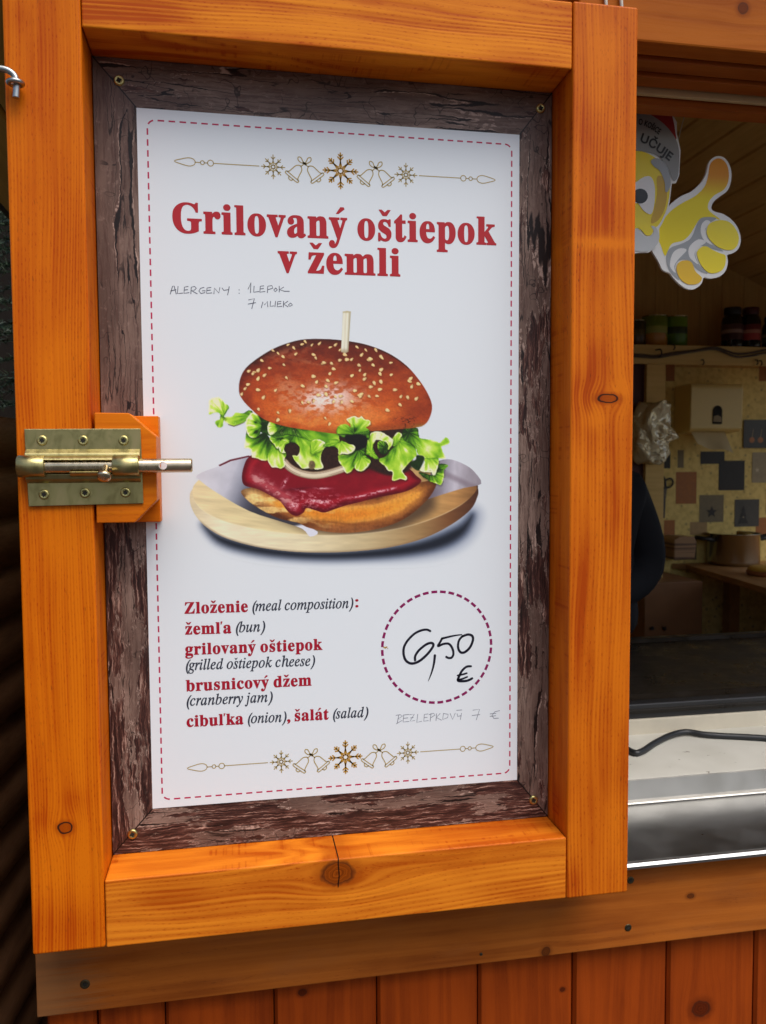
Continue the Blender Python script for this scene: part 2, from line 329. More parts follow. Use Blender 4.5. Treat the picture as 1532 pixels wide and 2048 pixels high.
# ------------------------------------------------------------------ the stall (a wooden market hut)
X0, X1, YB = -0.268, 3.25, 3.0
RX, RZ, SL = 1.46, 3.04, 0.425                    # ridge and roof slope
def roofz(x): return RZ - SL * abs(x - RX)
stall = thing('market_stall', 'orange brown wooden market hut with an open serving hatch and gabled plank ceiling', 'market stall', (1.46, 1.5, 0))
zr0, zr1 = 1.5 - 0.7245, 1.5 - 0.600             # rail under the shutter
rail_end = at(70, 1915, 0.095).x
rb = bmesh.new(); bm_box(rb, rail_end, X1, 0.095, 0.1195, zr0 - 0.006, zr1 + 0.0005, 0.0018)
rail_part = fin('hatch_rail', rb, M['rail'], stall)
gro = [ax(p, 0.12, 2000) for p in (90, 193, 330, 548, 755, 957, 1147, 1335, 1510)]
while gro[-1] < X1: gro.append(gro[-1] + 0.155)
gro[-1] = X1
for i in range(len(gro) - 1):
    pb = bmesh.new(); e = 0.0024 if i not in (2, 4) else 0.0014
    # tongue-and-groove plank with a V edge
    a, b = gro[i] + e * 0.5, gro[i + 1] - e * 0.5
    bm_prism(pb, [(a, 0.142), (a, 0.126), (a + 0.004, 0.120 + 0.0007 * (i % 3)), (b - 0.004, 0.120 + 0.0007 * (i % 3)), (b, 0.126), (b, 0.142)], 'z', 0.02, zr1)
    fin('plank', pb, M['plank'], stall)
box('wall_sheathing', X0, X1, 0.143, 0.155, 0.0, 1.5 - 0.62, M['lintel'], stall, 0)
# corner post, front wall beside the hatch
HX0, HX1 = 0.54, 2.55
box('corner_board', X0 + 0.002, X0 + 0.10, 0.1205, 0.142, zr1 + 0.001, roofz(X0) - 0.02, M['plank'], stall, 0.002)
for i in range(5):
    a = X0 + 0.102 + i * 0.1405
    box('plank', a, a + 0.139, 0.1205, 0.142, zr1 + 0.002, roofz(X0) - 0.03, M['plank'], stall, 0.003)
for i in range(5):
    a = HX1 + i * 0.14
    box('plank', a, a + 0.138, 0.1205, 0.142, zr1 + 0.002, 1.5 + 0.595, M['plank'], stall, 0.003)
# header and stepped lintels over the hatch
zh = 1.5 + 0.597
box('header_board', 0.48, X1, 0.092, 0.128, zh, zh + 0.19, M['header'], stall, 0.003)
def lint(name, y0, y1, px0, top, mat, bev=0.002):
    box(name, 0.45, X1, y0, y1, az(px0, y0, 1277) , top, mat, stall, bev)
lint('lintel_beam', 0.131, 0.165, 118, zh + 0.1, M['lintel'])
lint('lintel_beam', 0.168, 0.20, 152, zh + 0.08, M['lintel'])
lint('lintel_strip', 0.203, 0.212, 187, az(150, .203, 1277), plain('beige_strip', (0.45, 0.30, 0.15), 0.6))
lint('lintel_beam', 0.215, 0.25, 208, zh + 0.05, M['lintel'])
gb = bmesh.new()
bm_prism(gb, [(X0, roofz(X0) - 0.02), (X0 , zh + 0.16), (0.48, zh + 0.16), (0.48, zh + 0.191), (X1, zh + 0.191), (X1, max(roofz(X1) - 0.02, zh + 0.2)), (RX, RZ - 0.02)] if False else
         [(0.48, zh + 0.191), (X1, zh + 0.191), (X1, roofz(X1) - 0.02) if roofz(X1) - 0.02 > zh + 0.2 else (X1, zh + 0.2), (RX, RZ - 0.02), (0.48, roofz(0.48) - 0.02)], 'y', 0.1205, 0.142)
fin('gable_wall', gb, M['plank'], stall)
# back wall, side walls, floor
nb = 30
bb = bmesh.new()
for i in range(27):
    a = X0 + i * 0.13
    bm_box(bb, a, a + 0.1285, YB, YB + 0.02, 0.0, roofz(a + 0.065) + 0.03, 0.0025, 1)
fin('back_wall', bb, M['pine_z'], stall)
for nm, xa, xb in (('side_wall', X0 + 0.002, X0 + 0.022), ('side_wall', X1 - 0.022, X1 - 0.002)):
    rz_ = roofz(X0 if xa < 1 else X1) - 0.006
    if xa < 1: box(nm, xa, xb, 0.156, YB - 0.002, 0.0, rz_, M['pine_z'], stall, 0)
    else:                                           # unseen opening added in the right side wall to let daylight in
        box(nm, xa, xb, 0.156, YB - 0.002, 0.0, 0.92, M['pine_z'], stall, 0)
        box(nm, xa, xb, 0.156, YB - 0.002, rz_ - 0.12, rz_, M['pine_z'], stall, 0)
        box(nm, xa, xb, 0.156, 0.30, 0.921, rz_ - 0.121, M['pine_z'], stall, 0)
        box(nm, xa, xb, YB - 0.10, YB - 0.002, 0.921, rz_ - 0.121, M['pine_z'], stall, 0)
box('hut_floor', X0 + 0.023, X1 - 0.023, 0.156, YB - 0.002, 0.02, 0.06, M['table'], stall, 0)
# ceiling of planks running front to back, roof skin above with an overhang
OV = -0.10
for side in (-1, 1):
    cb = bmesh.new(); wpl = 0.128; n = 16
    for i in range(n):
        a = i * wpl; b = a + wpl - 0.004
        def Q(u, h): return (RX + side * u, RZ - SL * u + h)
        bm_prism(cb, [Q(a + 0.0, 0.006), Q(a + 0.004, 0.0), Q(b - 0.004, 0.0), Q(b, 0.006), Q(b, 0.02), Q(a, 0.02)], 'y', OV, YB + 0.1)
    fin('ceiling_slope', cb, M['pine_y'], stall)
    rbm = bmesh.new(); L = n * wpl + 0.02
    bm_prism(rbm, [Q(-0.0, 0.024), Q(L, 0.024), Q(L, 0.05), Q(-0.0, 0.05)], 'y', OV - 0.02, YB + 0.15)
    fin('roof_slope', rbm, plain('roof_felt', (0.05, 0.045, 0.04), 0.8), stall)

# ------------------------------------------------------------------ the shutter leaf
shut = thing('window_shutter', 'orange stained wooden shutter leaf opened flat against the hut with a framed menu inside it', 'shutter', (0.13, 0.04, 1.5 - 0.59))
SX0, SX1, IX0, IX1 = -0.2515, 0.5212, -0.1668, 0.4315
ZT, ZB, IT, IB = 1.5 + 0.5893, 1.5 - 0.5895, 1.5 + 0.5045, 1.5 - 0.5045
TH = 0.084; DP = 0.066
box('frame_stile', SX0, IX0 - 0.0006, 0, TH, ZB + 0.001, ZT, M['stile_l'], shut, 0.0028, 3)
box('frame_stile', IX1 + 0.0008, SX1, 0, TH, ZB - 0.0005, ZT, M['stile_r'], shut, 0.0028, 3)
box('frame_rail', IX0 + 0.0004, IX1 - 0.0002, 0.001, TH - 0.001, IT, ZT - 0.001, M['rail_t'], shut, 0.0022, 3)
box('frame_rail', IX0 + 0.0004, IX1 - 0.0002, 0.0006, TH - 0.001, ZB, IB, M['rail_b'], shut, 0.0022, 3)
box('backing_board', IX0 + 0.001, IX1 - 0.001, DP + 0.0015, TH - 0.002, IB + 0.001, IT - 0.001, M['board'], shut, 0)
# bolt block (two stacked pieces)
fr = [(188.5, 825), (258, 826), (312, 872), (314, 1000), (270, 1045), (193, 1046)]
lb = bmesh.new(); bm_prism(lb, [(at(a, b, -0.0015).x, at(a, b, -0.0015).z) for a, b in fr], 'y', -0.0015, 0.040, 0.0012)
fin('lock_block', lb, M['block'], shut)
lb = bmesh.new(); q = [(at(a, b, 0.041).x, at(a, b, 0.041).z) for a, b in ((202, 832), (316.5, 832), (321.5, 1044), (206, 1044))]
bm_prism(lb, [(IX0 + 0.001, q[0][1])] + q[1:3] + [(IX0 + 0.001, q[3][1])], 'y', 0.0405, DP - 0.001, 0.001)
fin('lock_block_base', lb, M['block'], shut)

def screw_head(bm, c, r, star=6, y_out=0.0016, mi_head=0, mi_hole=1):
    bm_lathe(bm, [(r * 0.35, -y_out * 0.55), (r * 0.62, -y_out), (r * 0.9, -y_out * 0.85), (r, 0.0004), (r, 0.002)], c, 'y', 20, mi_head)
    # socket: black star raised a hair, recess shade put into its colour
    pts = []
    for k in range(star * 2):
        rr = r * (0.56 if k % 2 == 0 else 0.30); a = math.pi * k / star + 0.3
        pts.append((c[0] + rr * math.cos(a), c[2] + rr * math.sin(a)))
    bm_prism(bm, pts, 'y', c[1] - y_out * 1.12, c[1] - y_out * 0.4, 0, mi_hole)

# barrel bolt = part of the shutter; its pieces are sub-parts
yb = -0.0022
pl_ = [(48, 858), (281, 857), (287, 1007), (57, 1013)]
bm = bmesh.new()
P4 = [at(a, b, yb - 0.002) for a, b in pl_]
bm_prism(bm, [(p.x, p.z) for p in P4], 'y', yb - 0.002, yb, 0.0006)
zc = at(160, 932, yb - 0.01).z
# pressed ridges above and below the barrel
for dz, h in ((0.0135, 0.0075), (-0.0135, 0.0075)):
    xa, xb = P4[0].x + 0.001, P4[1].x - 0.001
    s = 1 if dz > 0 else -1
    bm_prism(bm, [(yb - 0.002, zc + dz + s * 0.0065), (yb - 0.0075, zc + dz + s * 0.0015), (yb - 0.0095, zc + dz - s * 0.004), (yb - 0.002, zc + dz - s * 0.006)], 'x', xa, xb, 0.0006)
bolt = fin('barrel_bolt', bm, M['zinc'], shut)
by = yb - 0.0105; R1 = 0.0127; R0 = 0.0084
bm = bmesh.new()
xl, xm, xn, xr = at(36, 932, by).x, at(92, 932, by).x, at(226, 932, by).x, at(279, 932, by).x
for a, b in ((xl, xm), (xn, xr)):
    bm_lathe(bm, [(R0 + 0.0005, 0), (R1 - 0.001, 0), (R1, 0.001), (R1, b - a - 0.001), (R1 - 0.001, b - a), (R0 + 0.0005, b - a)], (a, by, zc), 'x', 32)
# barrel cheeks beside the slot (upper and lower shells)
for a0, a1, xs, xe in ((35, 78, xm, xn), (-78, -35, xm + 0.028, xn - 0.016)):
    pts = []
    for k in range(9):
        t = math.radians(a0 + (a1 - a0) * k / 8); pts.append((by - R1 * math.cos(t) , zc + R1 * math.sin(t)))
    for k in range(8, -1, -1):
        t = math.radians(a0 + (a1 - a0) * k / 8); pts.append((by - (R1 - 0.0022) * math.cos(t), zc + (R1 - 0.0022) * math.sin(t)))
    bm_prism(bm, pts, 'x', xs - 0.0005, xe + 0.0005)
fin('barrel', bm, M['zinc'], bolt)
xe = at(385, 932, by).x; xs = xl + 0.004
# sliding rod with a through hole near its end
rodb = bmesh.new(); hx = at(327, 934, by).x; hr = 0.0048
bm_lathe(rodb, [(R0 - 0.001, 0), (R0, 0.001), (R0, hx - xs - 0.009), (R0, hx - xs - 0.006), (R0, hx - xs - 0.003), (R0, hx - xs), (R0, hx - xs + 0.003), (R0, hx - xs + 0.006), (R0, hx - xs + 0.009), (R0, xe - xs - 0.0015), (R0 - 0.0015, xe - xs)], (xs, by, zc), 'x', 48)
rod = fin('bolt_rod', rodb, M['rod'], bolt)
cut = bmesh.new(); bm_lathe(cut, [(hr, -0.03), (hr, 0.03)], (hx, by, zc), 'y', 28)
cutter = fin('rod_cutter', cut, M['rod'])
mod = rod.modifiers.new('hole', 'BOOLEAN'); mod.object = cutter; mod.operation = 'DIFFERENCE'; mod.solver = 'EXACT'
dg = bpy.context.evaluated_depsgraph_get(); me2 = bpy.data.meshes.new_from_object(rod.evaluated_get(dg))
rod.modifiers.clear(); rod.data = me2; me2.set_sharp_from_angle(angle=math.radians(35)); bpy.data.objects.remove(cutter)
# knob
kb = bmesh.new(); kx = at(213, 940, by).x
k0 = Vector((kx, by - R0 * 0.6, zc - 0.001)); kd = Vector((0.0, -0.72, -0.69)).normalized()
kp = [k0 + kd * t for t in (0, 0.012, 0.0125, 0.014, 0.0175, 0.0195, 0.020)]
bm_tube(kb, kp, [0.0042, 0.0042, 0.0048, 0.0078, 0.0082, 0.0066, 0.003], 24)
fin('bolt_knob', kb, M['rod'], bolt)
for px, py in ((84, 881), (166, 881), (247, 881), (88, 989), (170, 986), (251, 985)):
    s = bmesh.new(); screw_head(s, tuple(at(px, py, yb - 0.002)), 0.0062, 6, 0.0018)
    fin('screw', s, [M['screw'], M['hole']], bolt)

# cabin hook and its eye at the left edge
hk = thing('cabin_hook', 'grey metal hook end dropped into an eye screw at upper left edge of shutter', 'hook', tuple(at(32, 168, 0)))
hb = bmesh.new(); hy = -0.012
pp = [at(-75, 141, hy), at(-30, 135, hy), at(0, 137, hy), at(16, 141, hy), at(28, 150, hy), at(33, 163, hy), at(33, 180, hy), at(32, 196, hy)]
bm_tube(hb, catmull([tuple(p) for p in pp], 6), 0.0036, 12)
fin('hook_rod', hb, M['steel'], hk)
hb = bmesh.new(); c = at(31, 166, hy)
ring = [(c.x + 0.0075 * math.cos(t), c.y + 0.0075 * math.sin(t), c.z) for t in [2 * math.pi * k / 20 for k in range(21)]]
bm_tube(hb, ring, 0.0026, 10, cap=False)
bm_tube(hb, [(c.x, c.y + 0.0075, c.z), (c.x, 0.004, c.z)], 0.0026, 10)
fin('eye_screw', hb, M['steel'], hk)

# rail screws
for px, py, r in ((170, 1968, 0.0068), (1256, 1855, 0.0058), (1261, 1760, 0.0058), (962, 1908, 0.0025)):
    s = bmesh.new(); screw_head(s, tuple(at(px, py, 0.0952)), r, 6, 0.0012)
    sc_ = fin('screw', s, [M['rscrew'], M['hole']], rail_part)

# two pale cords hanging at the top of the right stile
for px in (1212, 1243):
    cb = bmesh.new(); y_ = 0.088
    bm_tube(cb, catmull([tuple(at(px - 8, -120, y_)), tuple(at(px - 3, -40, y_)), tuple(at(px, 10, y_)), tuple(at(px + 3, 40, y_))], 5), 0.0024, 8)
    o = fin('cord', cb, plain('white_cord', (0.6, 0.58, 0.5), 0.8))
    tag(o, 'thin pale cord hanging behind the top of the right shutter stile, ' + ('nearer the top rail' if px < 1230 else 'nearer the open hatch'), 'cord', 'pale cords above the shutter')
# ------------------------------------------------------------------ the menu poster
poster = thing('menu_poster', 'white burger menu poster with printed old wood border screwed inside the orange frame', 'poster', (0.13, DP, 1.5))
def printed(name, col, rough=0.42):
    m = NT(name, rough, 0, 0.35); m.inp('Base Color', col); return m.m
WHITE = (0.785, 0.82, 0.835)
EXPO_W = lin((207, 212, 220))                       # how the white paper reads in the photograph
def ink(rgb):                                       # printed colour -> reflectance, relative to the paper white
    return tuple(np.clip(lin(rgb) / EXPO_W * np.array(WHITE), 0, 0.85))
mp = NT('poster_paper', 0.40, 0, 0.35)
pv = mp.noise(mp.coords(), 3.0, 2.0)
mp.inp('Base Color', WHITE); mp.bump(mp.noise(mp.coords(), 6.0, 2.0), 0.05, 0.002)
M['paper'] = mp.m
def lay(k): return DP - 0.00008 * k
def wp(px, py, k=1): return at(px, py, lay(k))

def old_wood(name, grain, seed, lower):
    """printed photograph of weathered boards: soft mauve brown paint, long black checks, flaked bare wood lower down."""
    m = NT(name, 0.45, 0, 0.3)
    x, y, z = m.sep(m.coords())[:3]
    c, a = (x, z) if grain == 'Z' else (z, x)
    def nz(fc, fa, k=0.0, det=2.0, r=0.55, cc=None): return m.noise(m.comb(m.math('MULTIPLY', c if cc is None else cc, fc), seed + k, m.math('MULTIPLY', a, fa)), 1.0, det, r)
    c2 = m.math('ADD', c, m.math('MULTIPLY', m.math('SUBTRACT', nz(12.0, 7.0, 0, 3.0), 0.5), 0.016))
    c3 = m.math('ADD', c2, m.math('MULTIPLY', m.math('SUBTRACT', nz(140.0, 120.0, 2, 2.0), 0.5), 0.004))
    tone = nz(20.0, 6.0, 1, 4.0); fine = nz(380.0, 22.0, 4, 5.0, 0.68, c3); mott = nz(160.0, 130.0, 6, 4.0, 0.65)
    base = m.ramp(tone, [(0.28, ink((74, 57, 51))), (0.5, ink((104, 84, 76))), (0.72, ink((142, 120, 110)))])
    base = m.mix(m.smooth(fine, 0.42, 0.66, 0.0, 0.75), base, ink((70, 47, 42)))
    base = m.mix(m.smooth(mott, 0.55, 0.75, 0.0, 0.35), base, ink((150, 126, 118)))
    n = nz(46.0, 3.2, 8, 2.0, 0.5, c3)
    wid = m.smooth(nz(10.0, 9.0, 10), 0.42, 0.70, 0.002, 0.034)
    crack = m.smooth(m.math('DIVIDE', m.math('ABSOLUTE', m.math('SUBTRACT', n, 0.5)), wid), 0.7, 1.2, 1.0, 0.0)
    n_ = nz(95.0, 5.0, 12, 1.0, 0.5, c3)
    hair = m.math('MULTIPLY', m.smooth(m.math('ABSOLUTE', m.math('SUBTRACT', n_, 0.5)), 0.004, 0.016, 0.85, 0.0), m.smooth(nz(18.0, 12.0, 14), 0.38, 0.52))
    nx_ = nz(26.0, 30.0, 16, 2.0, 0.6)                               # short checks across the grain
    cross = m.math('MULTIPLY', m.smooth(m.math('ABSOLUTE', m.math('SUBTRACT', nx_, 0.5)), 0.002, 0.012, 0.8, 0.0), m.smooth(nz(22.0, 22.0, 18), 0.46, 0.57))
    edge = m.smooth(m.math('ABSOLUTE', m.math('SUBTRACT', m.math('DIVIDE', m.math('SUBTRACT', n, 0.5), wid), 1.7)), 0.25, 0.7, 0.75, 0.0)
    edge = m.math('MULTIPLY', edge, m.math('MULTIPLY', m.smooth(wid, 0.008, 0.02), m.smooth(mott, 0.40, 0.55)))
    zl = m.smooth(z, 1.47, 1.40, 0.0, 1.0) if lower is None else lower
    pt = nz(40.0, 8.0, 20, 6.0, 0.66, c3)
    thr = m.math('MULTIPLY_ADD', zl, -0.14, 0.64)
    peel = m.smooth(m.math('SUBTRACT', pt, thr), -0.012, 0.02)
    bare = m.ramp(fine, [(0.32, ink((24, 13, 12))), (0.47, ink((52, 30, 27))), (0.57, ink((86, 56, 49))), (0.66, ink((168, 138, 126)))])
    rim = m.smooth(m.math('ABSOLUTE', m.math('SUBTRACT', m.math('SUBTRACT', pt, thr), -0.010)), 0.002, 0.010, 0.6, 0.0)
    col = m.mix(m.math('MAXIMUM', crack, m.math('MAXIMUM', hair, cross)), base, ink((24, 15, 14)))
    col = m.mix(edge, col, ink((176, 152, 142)))
    col = m.mix(peel, col, bare)
    col = m.mix(m.math('MULTIPLY', rim, m.smooth(mott, 0.45, 0.6)), col, ink((170, 146, 136)))
    m.inp('Base Color', col)
    return m.m

OUT = [(IX0 + 0.001, IT - 0.001), (IX1 - 0.001, IT - 0.001), (IX1 - 0.001, IB + 0.001), (IX0 + 0.001, IB + 0.001)]
INN = [tuple((wp(*p, 0).x, wp(*p, 0).z)) for p in ((273, 215), (1040, 270), (1033, 1560), (305, 1617))]
xl_ = (INN[0][0] + INN[3][0]) / 2; xr_ = (INN[1][0] + INN[2][0]) / 2; zt_ = (INN[0][1] + INN[1][1]) / 2; zb_ = (INN[2][1] + INN[3][1]) / 2
INN = [(xl_, zt_), (xr_, zt_), (xr_, zb_), (xl_, zb_)]
box('paper_sheet', OUT[0][0], OUT[1][0], DP, DP + 0.0012, OUT[2][1], OUT[0][1], M['paper'], poster, 0)
pieces = [('X', (0, 1), 1.7, 0.12), ('Z', (1, 2), 5.3, 0.75), ('X', (2, 3), 9.1, 1.25), ('Z', (3, 0), 14.4, None)]
bordr = None
for gr_, (i, j), sd, low in pieces:
    q = [OUT[i], OUT[j], INN[j], INN[i]]
    # leave a dark hairline at each mitre
    cx, cz = sum(p[0] for p in q) / 4, sum(p[1] for p in q) / 4
    v = [(p[0], DP - 0.00006, p[1]) for p in q]
    link_mesh('wood_print_border', v, [(0, 1, 2, 3)], old_wood('printed_old_wood', gr_, sd, low), poster)
# printed mitre lines
mk = printed('print_black_line', ink((20, 12, 10)))

# ---- flat line work: ribbons on the paper
class Ink:
    def __init__(s, name, mat, k): s.v = []; s.f = []; s.name = name; s.mat = mat; s.y = lay(k); s.k = k
    def ribbon(s, pts, w, closed=False, caps=True):
        """pts: (x, z) metres on the sheet; w: width in metres or list."""
        P = [np.array(p, float) for p in pts]; Q = [P[0]]
        for p in P[1:]:
            if np.linalg.norm(p - Q[-1]) > 1e-6: Q.append(p)
        P = Q; n = len(P)
        if n < 2: return
        W = w if isinstance(w, (list, tuple, np.ndarray)) else [w] * n
        W = np.interp(np.linspace(0, 1, n), np.linspace(0, 1, len(W)), W)
        b = len(s.v)
        for i in range(n):
            if closed: t = P[(i + 1) % n] - P[(i - 1) % n]
            else: t = P[min(i + 1, n - 1)] - P[max(i - 1, 0)]
            t /= (np.linalg.norm(t) + 1e-12); nn = np.array([-t[1], t[0]]) * W[i] / 2
            s.v += [(P[i][0] + nn[0], s.y, P[i][1] + nn[1]), (P[i][0] - nn[0], s.y, P[i][1] - nn[1])]
        for i in range(n if closed else n - 1):
            a = b + 2 * i; c = b + 2 * ((i + 1) % n); s.f.append((a, a + 1, c + 1, c))
        if caps and not closed:
            for e, (i, sg) in enumerate(((0, -1), (n - 1, 1))):
                t = P[min(i + 1, n - 1)] - P[max(i - 1, 0)]; t /= (np.linalg.norm(t) + 1e-12)
                an = math.atan2(t[1], t[0]) + (0 if sg > 0 else math.pi); bb = len(s.v)
                s.v += [(P[i][0] + W[i] / 2 * math.cos(an + g), s.y, P[i][1] + W[i] / 2 * math.sin(an + g)) for g in np.linspace(-math.pi / 2, math.pi / 2, 7)]
                s.f.append(tuple(range(bb, bb + 7)))
    def pix(s, pts, w_px, smooth=4, closed=False, jit=0.0):
        """pts in photo pixels, laid out on the sheet."""
        if smooth and len(pts) > 2: pts = catmull(pts, smooth, closed)
        q = [wp(p[0], p[1], s.k) for p in pts]; k = PX * 1.066
        w = [x * k for x in w_px] if isinstance(w_px, (list, tuple)) else w_px * k
        s.ribbon([(p.x, p.z) for p in q], w, closed)
    def fill(s, pts):
        b = len(s.v); s.v += [(p[0], s.y, p[1]) for p in pts]; s.f.append(tuple(range(b, b + len(pts))))
    def done(s, parent=None):
        o = link_mesh(s.name, s.v, s.f, s.mat, parent or poster)
        bm = bmesh.new(); bm.from_mesh(o.data)
        bmesh.ops.recalc_face_normals(bm, faces=bm.faces)
        flip = [f for f in bm.faces if f.normal.y > 0]
        bmesh.ops.reverse_faces(bm, faces=flip); bm.to_mesh(o.data); bm.free(); return o

for i in range(4):
    mit = Ink('mitre_line', mk, 2); mit.ribbon([OUT[i], INN[i]], 0.0016, caps=False); mit.done()

# ---- lettering (outlines come from Blender's built-in font, mathematical serif letters)
_gc = {}
def glyph_mesh(body, off):
    key = (body, off)
    if key not in _gc:
        cu = bpy.data.curves.new('glyph', 'FONT'); cu.body = body; cu.resolution_u = 6; cu.offset = off
        o = bpy.data.objects.new('glyph', cu); COL.objects.link(o)
        me = bpy.data.meshes.new_from_object(o.evaluated_get(bpy.context.evaluated_depsgraph_get()))
        _gc[key] = ([(v.co.x, v.co.y) for v in me.vertices], [tuple(p.vertices) for p in me.polygons])
        bpy.data.objects.remove(o); bpy.data.curves.remove(cu); bpy.data.meshes.remove(me)
    return _gc[key]
BASE = {'ý': ('y', 'acute'), 'á': ('a', 'acute'), 'š': ('s', 'caron'), 'ž': ('z', 'caron'), 'ľ': ('l', 'apos'), 'í': ('i', 'acute')}
def sub(ch, style):
    if style == 'B' and ch.isascii() and ch.isalpha(): return chr(0x1D41A + ord(ch) - 97) if ch.islower() else chr(0x1D400 + ord(ch) - 65)
    if style == 'I' and ch.isascii() and ch.isalpha(): return chr(0x210E) if ch == 'h' else chr(0x1D44E + ord(ch) - 97)
    return ch
ACC = {'B': {'caron': [(-.155, .735), (-.085, .735), (0, .655), (.085, .735), (.155, .735), (.05, .565), (-.05, .565)],
             'acute': [(-.075, .565), (-.02, .565), (.14, .70), (.12, .75), (.04, .75)], 'apos': [(.045, .50), (.075, .50), (.15, .71), (.045, .71)]},
       'I': {'caron': [(-.08, .70), (-.045, .70), (.02, .625), (.11, .70), (.15, .70), (.045, .565), (-.005, .565)],
             'acute': [(0, .56), (.03, .56), (.14, .70), (.09, .72)], 'apos': [(0, .52), (.03, .52), (.07, .69), (.0, .69)]}}
def layout(text, style, off):
    """-> list of 2-D polys in em units and the total advance."""
    V = []; F = []; x = 0.0
    bar = glyph_mesh('|', 0.0)[0]; bmax = max(p[0] for p in bar)
    for ch in text:
        if ch == ' ': x += 0.25; continue
        b, acc = BASE.get(ch, (ch, None)); g = sub(b, style)
        v, f = glyph_mesh(g, off); adv = max(p[0] for p in glyph_mesh(g + '|', 0.0)[0]) - bmax
        sh = 0.22 if (style == 'I' and g in '()') else 0.0; o = len(V)
        kk = 0.80 if style == 'B' else 0.90              # low ascenders, like the poster's sturdy book serif
        yy = lambda q: q if q < 0.474 else 0.474 + (q - 0.474) * kk
        V += [(x + p[0] + sh * p[1], yy(p[1])) for p in v]; F += [tuple(i + o for i in q) for q in f]
        if acc:
            xs = [p[0] for p in v]; cx = x + (min(xs) + max(xs)) / 2
            if acc == 'apos': cx = x + max(xs) - 0.0
            if acc == 'acute' and b == 'y': cx += 0.03
            o = len(V); P = ACC[style][acc]; V += [(cx + p[0], yy(p[1]) + 0.015) for p in P]; F.append(tuple(range(o, o + len(P))))
            if acc == 'apos': adv += 0.12
        x += adv + (0.036 if style == 'B' else 0.022)
    return V, F, x
def write(inkobj, text, style, p0, p1, em_px, off=0.0, squeeze=True):
    a = wp(p0[0], p0[1], inkobj.k); b = wp(p1[0], p1[1], inkobj.k)
    V, F, adv = layout(text, style, off)
    x0 = min(v[0] for v in V); x1 = max(v[0] for v in V)
    sx = (b.x - a.x) / (x1 - x0); sz = em_px * PX * 1.066
    if not squeeze: sx = sz
    th = {'B': 0.009, 'I': 0.008}[style]
    for j in range(7):                                   # thickened strokes: the letter plus six copies a hair apart
        ox, oy = (0, 0) if j == 0 else (th * math.cos(j * math.pi / 3), 0.75 * th * math.sin(j * math.pi / 3))
        o = len(inkobj.v)
        for v in V:
            u = (v[0] - x0) * sx; t = u / max(b.x - a.x, 1e-6)
            inkobj.v.append((a.x + u + ox * sz, inkobj.y - 8e-6 * j, a.z + (b.z - a.z) * t + (v[1] + oy) * sz))
        inkobj.f += [tuple(i + o for i in q) for q in F]
RED = printed('print_dark_red', ink((160, 24, 34))); RED2 = printed('print_deep_red', ink((150, 18, 40)))
INKB = printed('print_grey_black', ink((45, 48, 62)))
GOLD = printed('print_gold', ink((158, 138, 88))); GOLD2 = printed('print_gold_strong', ink((164, 122, 38)))
BORD = printed('print_crimson', ink((168, 34, 74))); MAG = printed('print_magenta', ink((122, 14, 78)))
MARK = printed('marker_black', ink((22, 20, 34)), 0.3); PEN = printed('pen_dark_grey', ink((82, 84, 100))); PEN2 = printed('pen_faded_grey', ink((118, 120, 134)))

T = Ink('title_lettering', RED, 2)
write(T, 'Grilovaný oštiepok', 'B', (346, 463.5), (992, 489.5), 85, 0.010)
write(T, 'v žemli', 'B', (556.5, 543), (800, 552), 83, 0.010)
T.done()
def z1(x, y): return (300 + x * 460 / 1532.0, 1150 + y * 460 / 1532.0)
for tx, st, a, b in (('Zloženie', 'B', (230, 257), (652, 244)), ('(meal composition)', 'I', (683, 240), (1355, 218)), (':', 'B', (1368, 214), (1388, 213)),
                     ('žemľa', 'B', (235, 396), (542, 386)), ('(bun)', 'I', (573, 381), (768, 374)),
                     ('grilovaný oštiepok', 'B', (235, 532), (1148, 497)), ('(grilled oštiepok cheese)', 'I', (240, 634), (1100, 602)),
                     ('brusnicový džem', 'B', (240, 774), (1075, 735)), ('(cranberry jam)', 'I', (245, 871), (818, 843)),
                     ('cibuľka', 'B', (245, 1011), (622, 992)), ('(onion)', 'I', (653, 987), (910, 976)), (',', 'B', (914, 976), (935, 975)),
                     ('šalát', 'B', (965, 972), (1190, 961)), ('(salad)', 'I', (1220, 956), (1455, 944))):
    T = Ink('red_lettering', RED2, 2) if st == 'B' else Ink('italic_lettering', INKB, 2)
    write(T, tx, st, z1(*a), z1(*b), 34.5 if st == 'B' else 30.5, 0.010 if st == 'B' else 0.008); T.done()

# ---- dashed border
D = Ink('dashed_border', BORD, 1)
c4 = [wp(*p) for p in ((296, 239), (1024, 290), (1019, 1546), (323, 1599))]
bx0, bx1 = (c4[0].x + c4[3].x) / 2, (c4[1].x + c4[2].x) / 2; bz1, bz0 = (c4[0].z + c4[1].z) / 2, (c4[2].z + c4[3].z) / 2
rr = 0.0095; path = []
for cx, cz, a0 in ((bx1 - rr, bz1 - rr, 90), (bx1 - rr, bz0 + rr, 0), (bx0 + rr, bz0 + rr, -90), (bx0 + rr, bz1 - rr, -180)):
    for k in range(9):
        t = math.radians(a0 - 90 * k / 8); path.append((cx + rr * math.cos(t), cz + rr * math.sin(t)))
path.append(path[0])
def dashes(inkobj, path, period, dash, w):
    P = np.array(path); seg = np.linalg.norm(np.diff(P, axis=0), axis=1); S = np.concatenate([[0], np.cumsum(seg)]); L = S[-1]
    n = round(L / period); per = L / n
    for i in range(n):
        a = i * per; b = a + per * dash
        ss = np.linspace(a, b, 6)
        inkobj.ribbon([(np.interp(q, S, P[:, 0]), np.interp(q, S, P[:, 1])) for q in ss], w, caps=False)
dashes(D, path, 0.01335, 0.60, 0.0020); D.done()
C = Ink('price_circle', MAG, 1)
